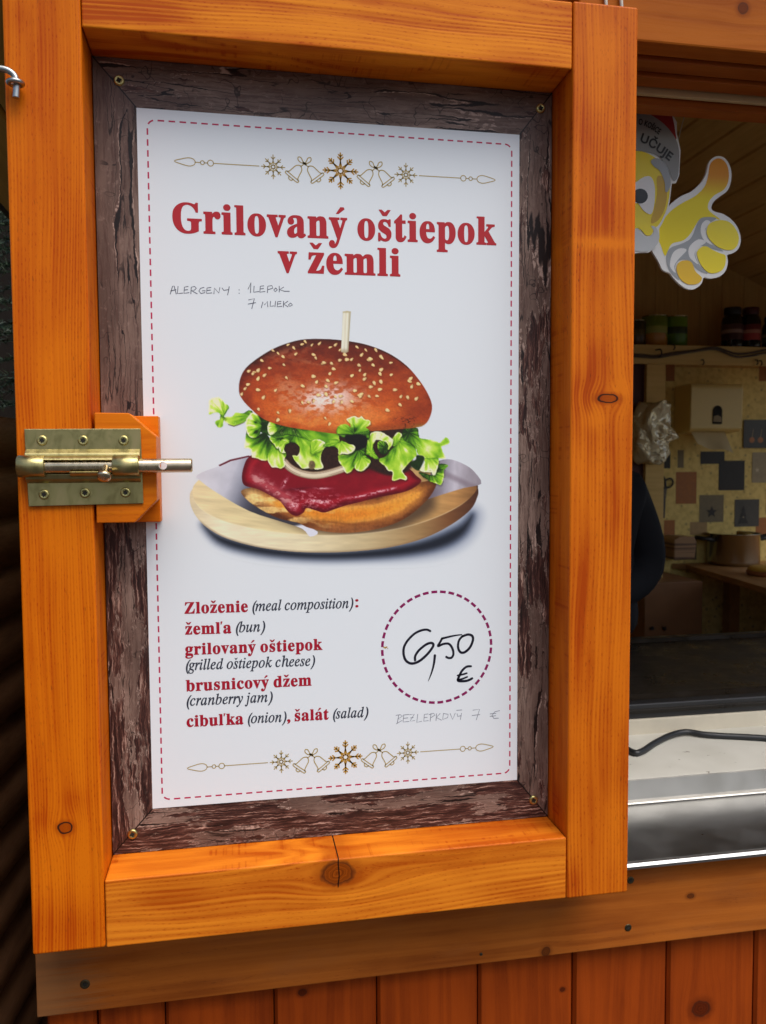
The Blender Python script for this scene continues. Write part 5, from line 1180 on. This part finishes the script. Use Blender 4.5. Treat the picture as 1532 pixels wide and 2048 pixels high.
for i in range(9):
    for j in range(7):
        u, v = i / 8, j / 6
        xx = at(1386 + 68 * u, 865, yd + .03).x; zz_ = d0.z - 0.002 - (0.055 + 0.055 * (0.3 + 0.7 * u)) * v
        tv.append((xx + 0.012 * v, yd + 0.05 - 0.05 * v + 0.012 * math.sin(u * 5) * v, zz_ + 0.006 * math.sin(u * 9 + 1) * v))
for i in range(8):
    for j in range(6): a = i * 7 + j; tf.append((a, a + 1, a + 8, a + 7))
po = link_mesh('hanging_towel', tv, tf, plain('cream_paper', (0.58, 0.47, 0.25), 0.75), disp, True)

# crumpled transparent bag hanging on the post
def blob(name, rows, yc, depth, mat, seed, n=40):
    """rows: (py, px0, px1) outline by height -> closed crumpled bag."""
    rs = np.random.RandomState(seed); V = []; F = []
    ph = rs.rand(12) * 6.28
    py = np.array([r[0] for r in rows]); a = np.array([r[1] for r in rows]); b = np.array([r[2] for r in rows]); K = 46
    for k in range(K):
        t = py[0] + (py[-1] - py[0]) * k / (K - 1); l = at(np.interp(t, py, a), t, yc); r = at(np.interp(t, py, b), t, yc); c = (l + r) / 2; w = (r - l).length / 2
        for i in range(n):
            an = 2 * math.pi * i / n
            q = 1 + 0.13 * math.sin(4 * an + ph[0] + 5 * k / K) + 0.09 * math.sin(7 * an + ph[1] - 9 * k / K) + 0.04 * math.sin(11 * an + 15 * k / K + ph[2])
            V.append((c.x + w * q * math.cos(an), yc + depth * min(1, w / .05) * q * math.sin(an), c.z + 0.010 * math.sin(3 * an + 9 * k / K + ph[3])))
    for k in range(K - 1):
        for i in range(n): F.append((k * n + i, k * n + (i + 1) % n, (k + 1) * n + (i + 1) % n, (k + 1) * n + i))
    F.append(tuple(range(n - 1, -1, -1))); F.append(tuple((K - 1) * n + i for i in range(n)))
    return link_mesh(name, V, F, mat, None, True)
bagm = NT('clear_film', 0.14, 0, 0.6); bagm.inp('Base Color', (0.66, 0.56, 0.33)); bagm.b.inputs['Metallic'].default_value = 0.2; bagm.b.inputs['Coat Weight'].default_value = 0.6
bagm.bump(bagm.noise(bagm.coords(), 13.0, 2.0, 0.45, 1.2), 0.7, 0.03)
bag = blob('plastic_bag', [(806, 1285, 1338), (815, 1278, 1336), (835, 1268, 1330), (860, 1262, 1338), (878, 1264, 1350), (884, 1262, 1330), (905, 1264, 1336), (918, 1270, 1332), (926, 1276, 1318)], ys - 0.03, 0.06, bagm.m, 5)
tag(bag, 'crumpled shiny clear plastic bag hanging under the shelf beside the dispenser', 'bag')

# scissors hanging on the wall
scs = thing('scissors', 'black handled scissors hanging on the wallpaper under the plastic bag', 'scissors', tuple(at(1334, 975, Yw - .02)))
for nm, pts in (('handle_loop', [(1336, 958), (1330, 964), (1332, 974), (1340, 974), (1346, 966), (1343, 958)]), ('handle_loop', [(1326, 953), (1324, 962), (1327, 976), (1331, 974), (1330, 960)])):
    b = bmesh.new(); P = catmull([tuple(at(a, b_, Yw - .016)) for a, b_ in pts], 5, True); P.append(P[0]); bm_tube(b, P, 0.0052, 8, cap=False); fin(nm, b, M['black'], scs)
b = bmesh.new(); q = [at(a, b_, Yw - .016) for a, b_ in ((1325, 975), (1334, 974), (1331, 1000), (1329, 1036), (1325, 1036))]; bm_prism(b, [(p.x, p.z) for p in q], 'y', Yw - .019, Yw - .014); fin('blade', b, plain('dark_blade', (.08, .07, .06), .4, .8), scs)

# food photo card at the right edge
fc = thing('food_card', 'dark card with two orange topped snacks pinned at right of the dispenser', 'card', tuple(at(1510, 868, Yw - .012)))
p = at(1487, 896, Yw - .012); q = at(1580, 840, Yw - .012)
box('card_sheet', p.x, q.x, Yw - .0125, Yw - .0095, p.z, q.z, plain('dark_card', (0.035, 0.03, 0.02), .4, var=.5, scale=20), fc, 0)
for cx in (1504, 1521, 1540):
    b = bmesh.new(); c = at(cx, 880, Yw - .0132)
    flat('snack_print', [(c.x + .017 * math.cos(t), c.z + .016 * math.sin(t)) for t in np.linspace(0, 6.28, 15)[:-1]], Yw - .0131, plain('snack_orange', (.40, .15, .04), .5, var=.4, scale=90), fc)
    link_mesh('stick_print', [(c.x - .002, Yw - .0134, c.z + .012), (c.x + .002, Yw - .0134, c.z + .012), (c.x + .008, Yw - .0134, c.z + .06), (c.x + .005, Yw - .0134, c.z + .06)], [(0, 1, 2, 3)], plain('stick_pale', (.4, .32, .18), .5), fc)

# ------------------------------------------------------------------ work table with pot, board, box
zt = az(1128, 2.95, 1378)
tbl = thing('work_table', 'wooden work table running along the right side of the hut', 'table', (2.9, 2.2, 0.06))
e0 = atz(1372, 1129, zt); e1 = atz(1536, 1177, zt)
tbm = bmesh.new()
bm_prism(tbm, [(e0.x - .05, Yw - .012), (e0.x, e0.y), (e1.x, e1.y), (e1.x + (e1.x - e0.x) * .8, e1.y + (e1.y - e0.y) * .8), (X1 - .03, e1.y + (e1.y - e0.y) * .8), (X1 - .03, Yw - .012)], 'z', zt - 0.028, zt, 0.002)
fin('table_top', tbm, M['table'], tbl)
for x_, y_ in ((3.0, 2.85), (3.15, 1.62), (e0.x + .25, 2.9)):
    box('table_leg', x_ - .03, x_ + .03, y_ - .03, y_ + .03, 0.0605, zt - .029, M['table'], tbl, .002)
box('lower_shelf', e0.x + .4, X1 - .035, 1.7, Yw - .013, 0.50, 0.525, M['table'], tbl, .002)
pot = thing('cooking_pot', 'stainless steel pot with black handles standing on the work table', 'pot', tuple(atz(1462, 1128, zt)))
pc_ = atz(1466, 1128, zt); rp = 55 * PX * (1 + pc_.y); hp = at(1466, 1066, pc_.y).z - zt
b = bmesh.new(); bm_lathe(b, [(rp * .93, 0.001), (rp * .99, 0.008), (rp, 0.02), (rp, hp - .004), (rp * 1.035, hp), (rp * 1.02, hp + .002), (rp * .97, hp - .002), (rp * .965, 0.012), (0.004, 0.008)], tuple(pc_), 'z', 48); fin('pot_body', b, plain('pot_steel', (.42, .38, .29), .2, 1.0, var=.04), pot)
for s in (-1, 1):
    b = bmesh.new(); bm_tube(b, catmull([(pc_.x + s * rp * .98, pc_.y - .03, pc_.z + hp * .80), (pc_.x + s * (rp + .04), pc_.y - .035, pc_.z + hp * .84), (pc_.x + s * (rp + .075), pc_.y - .01, pc_.z + hp * .88), (pc_.x + s * (rp + .075), pc_.y + .02, pc_.z + hp * .88), (pc_.x + s * (rp + .04), pc_.y + .03, pc_.z + hp * .84), (pc_.x + s * rp * .98, pc_.y + .03, pc_.z + hp * .80)], 5), .011, 10); fin('pot_handle', b, M['black'], pot)
yel = atz(1535, 1150, zt); b = bmesh.new()
ry = 44 * PX * (1 + yel.y)
bm_lathe(b, [(ry * .96, 0.001), (ry, .008), (ry, .020), (ry * .97, .024)], tuple(yel), 'z', 40, 0)
bm_lathe(b, [(ry * .95, .0242), (ry * .93, .034), (ry * .8, .041), (ry * .4, .044), (.003, .044)], tuple(yel), 'z', 40, 1)
bo = fin('cheese_round', b, [plain('round_board', (.30, .10, .03), .5), plain('yellow_cheese', (.62, .36, .05), .5, var=.15, scale=20)])
tag(bo, 'yellow flat round of cheese on a brown board near the table edge', 'cheese')
bx = thing('paper_parcel', 'brown striped paper parcel on the table left of the pot', 'parcel', tuple(atz(1375, 1120, zt)))
c0 = atz(1347, 1122, zt); b = bmesh.new(); y0 = Yw - .16
p = at(1348, 1120, y0); q = at(1394, 1074, y0)
bm_prism(b, [(p.x, max(p.z, zt + .001)), (q.x - .01, max(p.z, zt + .001)), (q.x, q.z - .03), (q.x - .012, q.z), (p.x + .03, q.z + .003), (p.x, q.z - .012)], 'y', y0, Yw - .014, .006)
pm_ = NT('parcel_paper', .6); xx, yy, z3 = pm_.sep(pm_.coords())[:3]
pm_.inp('Base Color', pm_.mix(pm_.smooth(pm_.noise(pm_.comb(xx, 0.0, pm_.math('MULTIPLY', z3, 90.0)), 1.0, 2.0), .5, .56), (.30, .17, .075), (.10, .05, .025))); fin('parcel_wrap', b, pm_.m, bx)
cab = box('low_cupboard', ax(1285, 2.6, 1250), ax(1400, 2.6, 1250), 2.58, Yw - .012, .0602, az(1165, 2.58, 1330), plain('brown_cupboard', (.22, .10, .035), .5, var=.2, scale=12), None, .004)
tag(cab, 'plain brown low cupboard standing below the table height behind the person', 'cupboard')
for px in (1302, 1327):
    b = bmesh.new(); bm_lathe(b, [(.008, -.018), (.010, -.012), (.006, 0)], tuple(at(px, 1256, 2.579)), 'y', 14)
    fin('knob', b, M['black'], cab)
bn = thing('dark_bin', 'black bin standing under the work table', 'bin', (2.95, 2.3, .526))
b = bmesh.new(); bm_prism(b, [(2.76, .526), (3.0, .526), (3.02, .80), (2.74, .80)], 'y', 2.15, 2.45, .01); fin('bin_body', b, M['black'], bn)
b = bmesh.new(); bm_prism(b, [(2.73, .801), (3.03, .801), (3.02, .825), (2.74, .825)], 'y', 2.14, 2.46, .006); fin('bin_rim', b, M['black'], bn)

# ------------------------------------------------------------------ thumbs-up face cut-out hanging in the hatch
ym = 0.30
def zm(p): q = at(992 + p[0] / 2.837, p[1] / 2.837, ym); return (q.x, q.z)
sign = thing('hanging_cutout', 'flat yellow smiling face cut-out with red hat and thumb up hanging in the hatch', 'cutout sign', tuple(at(1340, 400, ym)))
def layer(nm, pts, k, mat, sm=5, thick=0.0):
    P = catmull(pts, sm, True) if sm else pts
    P = [zm(p) for p in P]; b = bmesh.new()
    if thick: bm_prism(b, P, 'y', ym, ym + thick)
    else:
        vs = [b.verts.new((p[0], ym - 0.0003 * k, p[1])) for p in P]; 
        for t_ in tessellate_polygon([[Vector((p[0], p[1], 0)) for p in P]]): b.faces.new([vs[i] for i in t_])
        bmesh.ops.recalc_face_normals(b, faces=b.faces)
        bmesh.ops.reverse_faces(b, faces=[f for f in b.faces if f.normal.y > 0])
    return fin(nm, b, mat, sign)
def grad(nm, a, b, axis, lo, hi):
    m = NT(nm, .38, 0, .35); s = m.sep(m.coords())[axis]; m.inp('Base Color', m.mix(m.smooth(s, lo, hi), a, b)); return m.m
cw = plain('cutout_white', (.84, .83, .78), .4, var=.03); cg_ = plain('cutout_grey', (.36, .38, .38), .4, var=.05); chg = plain('cutout_hat_grey', (.30, .30, .28), .4, var=.06); cred = plain('cutout_red', (.36, .03, .03), .4, var=.06)
YEL = (.93, .74, .004); ORG = (.80, .30, .006)
zt_ = zm((0, 900))[1]; zb2 = zm((0, 1080))[1]
cy = grad('cutout_yellow_thumb', YEL, ORG, 2, zb2, zt_)
handw = [(905, 1240), (965, 1190), (1000, 1150), (1050, 1113), (1110, 1085), (1160, 1040), (1190, 990), (1205, 930), (1225, 900), (1255, 886), (1290, 892), (1320, 925), (1336, 980), (1331, 1040), (1310, 1085), (1270, 1115), (1235, 1145), (1222, 1180), (1240, 1200), (1290, 1215), (1340, 1250), (1375, 1300), (1389, 1360), (1376, 1410), (1342, 1437), (1313, 1447), (1316, 1490), (1300, 1540), (1265, 1570), (1215, 1580), (1180, 1575), (1165, 1610), (1130, 1638), (1090, 1640), (1045, 1615), (1005, 1575), (985, 1550), (945, 1530), (920, 1480), (885, 1420), (860, 1330)]
layer('hand_board', handw, 0, cw, 5, 0.005)
fo = [(1010, 590), (960, 570), (700, 560), (540, 700), (470, 900), (460, 1130), (520, 1330), (640, 1430), (760, 1445), (800, 1438), (860, 1436), (905, 1400), (918, 1350), (916, 1300), (945, 1250), (972, 1180), (984, 1090), (988, 1046), (1012, 1044), (1030, 1000), (1038, 860), (1018, 770), (1016, 700), (990, 650), (960, 605)]
b_ = bmesh.new(); bm_prism(b_, [zm(p) for p in fo], 'y', ym - 0.0052, ym - 0.0004); fin('face_board', b_, cw, sign)
K = 10
layer('palm', [(945, 1265), (962, 1230), (1000, 1190), (1060, 1150), (1130, 1112), (1182, 1060), (1202, 1000), (1212, 940), (1230, 912), (1256, 899), (1285, 906), (1310, 936), (1321, 985), (1315, 1038), (1290, 1078), (1240, 1108), (1208, 1145), (1203, 1185), (1228, 1212), (1272, 1246), (1220, 1236), (1160, 1242), (1130, 1282), (1100, 1330), (1060, 1365), (1000, 1382), (976, 1420), (958, 1452), (935, 1395), (914, 1330)], 1, cy)
layer('finger_shade', [(1150, 1250), (1195, 1232), (1250, 1240), (1200, 1275), (1185, 1330), (1215, 1380), (1290, 1425), (1235, 1415), (1165, 1395), (1130, 1430), (1150, 1500), (1200, 1552), (1140, 1530), (1095, 1480), (1040, 1478), (1015, 1520), (1040, 1590), (985, 1540), (965, 1470), (985, 1410), (1060, 1380), (1110, 1345)], 2, cg_, 4)
wsh = lambda pts, k=3: layer('finger_edge', pts, k, cw)
wsh([(1165, 1275), (1190, 1250), (1215, 1262), (1185, 1300), (1195, 1350), (1225, 1390), (1180, 1365), (1160, 1320)])
wsh([(1108, 1385), (1150, 1358), (1190, 1375), (1140, 1410), (1125, 1450), (1145, 1500), (1100, 1465), (1090, 1420)])
wsh([(1000, 1440), (1040, 1410), (1080, 1420), (1035, 1470), (1010, 1510), (1018, 1550), (985, 1510)])
fy = plain('cutout_yellow', YEL, .38, var=.05); fo2 = plain('cutout_amber', (.86, .52, .008), .38, var=.08)
layer('finger', [(1195, 1300), (1212, 1268), (1265, 1250), (1320, 1260), (1358, 1300), (1376, 1350), (1364, 1398), (1330, 1420), (1272, 1410), (1222, 1374), (1196, 1334)], 4, fy)
layer('finger', [(1138, 1440), (1156, 1408), (1190, 1398), (1230, 1420), (1270, 1438), (1300, 1452), (1299, 1500), (1280, 1534), (1240, 1551), (1200, 1545), (1160, 1502)], 4, fy)
layer('finger', [(1022, 1520), (1040, 1486), (1080, 1478), (1110, 1492), (1130, 1540), (1166, 1577), (1150, 1606), (1110, 1616), (1070, 1606), (1036, 1572)], 4, fo2)
F0 = 19
layer('face', [(560, 830), (700, 850), (800, 862), (868, 885), (930, 935), (968, 1010), (976, 1090), (962, 1180), (936, 1245), (905, 1290), (860, 1300), (800, 1310), (640, 1350), (520, 1200), (490, 1000)], F0, plain('cutout_face_yellow', (.92, .72, .006), .38, var=.05))
layer('cheek', [(905, 1010), (950, 1020), (962, 1090), (950, 1180), (915, 1250), (870, 1270), (890, 1180), (905, 1100)], F0 + 1, plain('cutout_face_amber', (.62, .38, .015), .38, var=.08))
layer('hat_cone', [(560, 690), (640, 600), (720, 575), (930, 580), (985, 655), (1008, 760), (1004, 800), (900, 730), (800, 690), (680, 700)], F0, cred)
layer('hat_brim', [(500, 900), (540, 760), (660, 660), (800, 640), (870, 662), (945, 715), (1005, 790), (1028, 865), (1024, 990), (1008, 1030), (990, 1026), (965, 960), (915, 900), (850, 872), (760, 862), (640, 860)], F0 + 2, chg)
layer('eyebrow', [(868, 925), (885, 908), (920, 912), (955, 945), (976, 1000), (980, 1050), (968, 1088), (950, 1095), (945, 1040), (920, 980), (885, 952)], F0 + 3, cg_)
layer('eye', [(800, 1030), (835, 1010), (868, 1012), (888, 1060), (890, 1130), (880, 1200), (862, 1222), (825, 1200), (795, 1160), (760, 1160), (745, 1080)], F0 + 3, cw)
layer('pupil', [(808 + 42 * math.cos(t), 1120 + 42 * math.sin(t)) for t in np.linspace(0, 6.28, 17)[:-1]], F0 + 4, M['black'], 3)
layer('moustache', [(700, 1340), (760, 1310), (792, 1300), (830, 1345), (860, 1350), (885, 1320), (870, 1290), (895, 1295), (915, 1340), (905, 1390), (860, 1428), (800, 1432), (720, 1410)], F0 + 2, plain('cutout_beard', (.60, .62, .60), .4, var=.04))
layer('nose', [(745, 1270), (800, 1235), (850, 1280), (880, 1310), (870, 1338), (840, 1340), (800, 1300), (760, 1310)], F0 + 3, fy)
def sign_text(txt, pts, size, k, nm):
    """letters set along a polyline of (zoom) points."""
    b = bmesh.new(); P = [Vector(zm(p)) for p in catmull(pts, 8)]; L = [0]
    for i in range(1, len(P)): L.append(L[-1] + (P[i] - P[i - 1]).length)
    x = 0; bar = max(p[0] for p in glyph_mesh('|', 0)[0]); adv = []
    for ch in txt: adv.append(0.28 if ch == ' ' else max(p[0] for p in glyph_mesh(ch + '|', 0)[0]) - bar)
    sc = L[-1] / sum(adv)
    for ch, a in zip(txt, adv):
        if ch != ' ':
            s_ = (x + a / 2) * sc; i = int(np.clip(np.searchsorted(L, s_), 1, len(P) - 1)); t = (P[i] - P[i - 1]).normalized(); f = (s_ - L[i - 1]) / max(L[i] - L[i - 1], 1e-9)
            o = P[i - 1].lerp(P[i], f); n = Vector((-t.y, t.x)); v, fs = glyph_mesh(ch, 0.03); vs = []
            for (gx, gy) in v:
                q = o + t * ((gx - a / 2) * sc) + n * (gy * size); vs.append(b.verts.new((q.x, ym - 0.0003 * k, q.y)))
            for q in fs:
                try: b.faces.new([vs[w] for w in q])
                except ValueError: pass
        x += a
    bmesh.ops.recalc_face_normals(b, faces=b.faces); bmesh.ops.reverse_faces(b, faces=[f for f in b.faces if f.normal.y > 0])
    fin(nm, b, M['black'], sign)
sign_text('O KOŠICE', [(796, 714), (835, 724), (880, 748), (912, 772)], 0.0135, F0 + 4, 'small_lettering')
sign_text('UČUJE', [(802, 808), (850, 832), (910, 872), (972, 922)], 0.0205, F0 + 4, 'large_lettering')
cb = bmesh.new(); a = at(1355, 290, ym + .003); bm_tube(cb, [tuple(at(1352, 300, ym + .003)), tuple(at(1360, 265, ym + .003)), tuple(at(1374, 212, ym + .003)), tuple(at(1374, 150, ym + .003))], .0008, 6)
fin('hanging_thread', cb, plain('pale_thread', (.5, .46, .36), .7), sign)
cb = bmesh.new(); bm_tube(cb, [tuple(at(1120, 225, ym + .003)), tuple(at(1122, 150, ym + .003))], .0008, 6); fin('hanging_thread', cb, plain('pale_thread2', (.5, .46, .36), .7), sign)

# ------------------------------------------------------------------ the person working inside (mostly behind the shutter)
yp = 1.2
def skin_fig(name, verts, edges, radii, mat, parent, root=0):
    me = bpy.data.meshes.new(name); me.from_pydata([tuple(v) for v in verts], edges, []); me.update()
    o = bpy.data.objects.new(name, me); COL.objects.link(o); me.materials.append(mat)
    o.parent = parent; o.matrix_parent_inverse = Matrix.Translation(parent.location).inverted()
    o.modifiers.new('skin', 'SKIN').use_smooth_shade = True
    if not me.skin_vertices: me.attributes
    lay_ = me.skin_vertices[0] if len(me.skin_vertices) else None
    for i, r in enumerate(radii):
        lay_.data[i].radius = r if isinstance(r, tuple) else (r, r); lay_.data[i].use_root = (i == root)
    s = o.modifiers.new('sub', 'SUBSURF'); s.levels = 2; s.render_levels = 2
    return o
px_, sh = 0.985, 1.5 - 0.075
per = thing('person', 'person in black jacket and dark trousers behind the counter, mostly hidden by the shutter', 'person', (px_, yp, 0.06))
skin_m = plain('skin', (.42, .24, .16), .5, var=.08); jac = plain('black_jacket', (.008, .008, .010), .8, var=.45, spec=.2, scale=14); tro = plain('dark_trousers', (.008, .009, .012), .85, var=.3, spec=.15)
el = at(1322, 1178, yp + .02)
V = [(px_, yp, 1.0), (px_, yp, 1.18), (px_, yp, 1.36), (px_, yp + .01, 1.47), (px_, yp - .01, 1.545), (px_, yp - .03, 1.62), (px_, yp - .03, 1.70),
     (px_ + .15, yp, 1.42), (el.x - .075, el.y, el.z + .04), (px_ + .02, yp - .10, 1.13), (px_ - .06, yp - .14, 1.12),
     (px_ - .15, yp, 1.42), (px_ - .24, yp + .02, 1.13), (px_ - .12, yp - .25, 1.08), (px_ - .08, yp - .33, 1.08),
     (px_ + .09, yp, .90), (px_ + .10, yp, .52), (px_ + .10, yp + .02, .12), (px_ + .10, yp - .12, .09), (px_ - .09, yp, .90), (px_ - .10, yp, .52), (px_ - .10, yp + .02, .12), (px_ - .10, yp - .12, .09)]
E = [(0, 1), (1, 2), (2, 3), (3, 4), (4, 5), (5, 6), (2, 7), (7, 8), (8, 9), (9, 10), (2, 11), (11, 12), (12, 13), (13, 14), (0, 15), (15, 16), (16, 17), (17, 18), (0, 19), (19, 20), (20, 21), (21, 22)]
Rr = [(.11, .08), (.12, .09), (.15, .10), (.06, .06), (.052, .055), (.075, .095), (.065, .085), .05, .036, .024, .03, .05, .036, .026, .032, .06, .05, .04, .035, .06, .05, .04, .035]
skin_fig('body', V, E, Rr, skin_m, per)
Vj = [(px_, yp, .96), (px_, yp, 1.10), (px_, yp, 1.25), (px_, yp, 1.38), (px_, yp + .01, 1.49), (px_ + .135, yp, 1.405), (px_ + .205, yp + .01, 1.27), (el.x - .068, el.y, el.z + .045), (px_ + .0, yp - .11, 1.12), (px_ - .135, yp, 1.405), (px_ - .25, yp + .02, 1.13), (px_ - .14, yp - .2, 1.085)]
Ej = [(0, 1), (1, 2), (2, 3), (3, 4), (3, 5), (5, 6), (6, 7), (7, 8), (3, 9), (9, 10), (10, 11)]
skin_fig('jacket', Vj, Ej, [(.205, .15), (.18, .135), (.165, .125), (.15, .11), (.075, .075), .088, .076, .078, .062, .085, .072, .058], jac, per)
Vt = [(px_, yp, .98), (px_ + .09, yp, .86), (px_ + .10, yp, .52), (px_ + .10, yp + .02, .14), (px_ - .09, yp, .86), (px_ - .10, yp, .52), (px_ - .10, yp + .02, .14)]
skin_fig('trousers', Vt, [(0, 1), (1, 2), (2, 3), (0, 4), (4, 5), (5, 6)], [(.205, .14), (.13, .12), .088, .07, (.13, .12), .088, .07], tro, per)
hb_ = bmesh.new(); bmesh.ops.create_uvsphere(hb_, u_segments=24, v_segments=16, radius=1)
for v in hb_.verts: v.co = Vector((px_ + v.co.x * .088, yp - .012 + v.co.y * .11, 1.70 + v.co.z * .085 + (.02 if v.co.z > 0 else 0)))
bmesh.ops.delete(hb_, geom=[v for v in hb_.verts if v.co.z < 1.655 and v.co.y < yp - .02], context='VERTS')
fin('hair', hb_, plain('dark_hair', (.02, .012, .008), .6), per, True)
for s in (-1, 1):
    b = bmesh.new(); bmesh.ops.create_uvsphere(b, u_segments=12, v_segments=8, radius=.013)
    for v in b.verts: v.co += Vector((px_ + s * .033, yp - .118, 1.655))
    fin('eye', b, plain('eye_dark', (.03, .02, .015), .2), per, True)
b = bmesh.new(); bm_tube(b, [(px_, yp - .115, 1.66), (px_, yp - .135, 1.625), (px_, yp - .118, 1.618)], [.008, .013, .009], 10); fin('nose', b, skin_m, per)
b = bmesh.new(); bm_tube(b, [(px_ - .025, yp - .115, 1.588), (px_, yp - .124, 1.586), (px_ + .025, yp - .115, 1.588)], [.003, .006, .003], 8); fin('mouth', b, plain('lips', (.3, .1, .08), .5), per)

# ------------------------------------------------------------------ left of the stall: dark neighbouring hut and fir
nh = thing('neighbour_hut', 'dark brown rounded log siding of the hut to the left of the stall', 'hut', (-.55, 1.5, 0))
n0 = Vector((-0.56, -0.4)); n1 = Vector((-0.18, 3.6)); ndir = (n1 - n0).normalized(); nrm = Vector((ndir.y, -ndir.x))
b = bmesh.new(); zlog = 0.0; ztop_l = 1.5 + 0.05
while zlog < ztop_l:
    for_pts = []
    for k in range(7):
        t = k / 6; for_pts.append((0.028 * math.sin(math.pi * t) ** 0.7, zlog + 0.098 * t))
    A = [b.verts.new((n0.x + nrm.x * o, n0.y + nrm.y * o, h)) for o, h in for_pts]; B_ = [b.verts.new((n1.x + nrm.x * o, n1.y + nrm.y * o, h)) for o, h in for_pts]
    for k in range(6): f = b.faces.new((A[k], A[k + 1], B_[k + 1], B_[k])); f.smooth = True
    zlog += 0.1
A = [b.verts.new((q.x - nrm.x * o, q.y - nrm.y * o, h)) for q in (n0, n1) for o in (0, .06) for h in (0, zlog)]
for f in ((1, 3, 7, 5), (0, 2, 3, 1), (4, 5, 7, 6), (2, 6, 7, 3), (0, 1, 5, 4)): b.faces.new([A[i] for i in f])
bmesh.ops.recalc_face_normals(b, faces=b.faces)
fin('log_siding', b, M['dark_side'], nh)
fir = thing('fir_tree', 'dark green fir tree rising above the log siding left of the stall', 'tree', (-.72, 2.0, 0))
rs = random.Random(4)
b = bmesh.new(); bm_tube(b, [(-.72, 2.0, 0), (-.72, 2.0, 1.4), (-.71, 2.0, 3.0)], [.05, .035, .008], 12); fin('trunk', b, plain('fir_bark', (.07, .045, .03), .85, var=.3), fir)
V = []; F = []; FM = []
def needle(p, d, l, w):
    s = d.cross(Vector((rs.uniform(-1, 1), rs.uniform(-1, 1), rs.uniform(-1, 1)))).normalized() * w; a = len(V)
    V.extend([tuple(p - s), tuple(p + s), tuple(p + d * l)]); F.append((a, a + 1, a + 2)); FM.append(0 if rs.random() < .7 else 1)
for k in range(150):
    h = rs.uniform(1.15, 2.95); R = 0.15 + 0.62 * (3.0 - h) / 1.9; an = rs.uniform(0, 6.283); base = Vector((-.715, 2.0, h)); dr = Vector((math.cos(an), math.sin(an), -.18)).normalized()
    n = int(60 * R) + 10
    for i in range(n):
        t = (i + .5) / n; p = base + dr * R * t + Vector((0, 0, .06 * t * t))
        for q in range(5):
            d = (dr * .6 + Vector((rs.uniform(-1, 1), rs.uniform(-1, 1), rs.uniform(-.5, .8)))).normalized(); needle(p, d, rs.uniform(.02, .038), .0022)
    if k % 2 == 0:
        for sgn in (-1, 1):
            sd = (dr + sgn * Vector((-dr.y, dr.x, 0)) * .9).normalized()
            for i in range(n // 2):
                t = (i + .5) / (n // 2); p = base + dr * R * .45 + sd * R * .4 * t
                for q in range(4):
                    d = (sd * .6 + Vector((rs.uniform(-1, 1), rs.uniform(-1, 1), rs.uniform(-.5, .8)))).normalized(); needle(p, d, rs.uniform(.02, .038), .0022)
co_ = link_mesh('crown', V, F, [plain('fir_needles', (.018, .04, .016), .6, var=.4, scale=8), plain('fir_needles_pale', (.04, .07, .03), .6, var=.4, scale=8)], fir)
co_.data.polygons.foreach_set('material_index', FM)
dk = box('dark_boarding', -2.4, -0.30, 3.9, 3.96, 0.0, 3.2, M['dark_fence'], None, 0)
dk.name = 'board_fence'; tag(dk, 'tall dark board fence closing the gap behind the stall at left', 'fence')
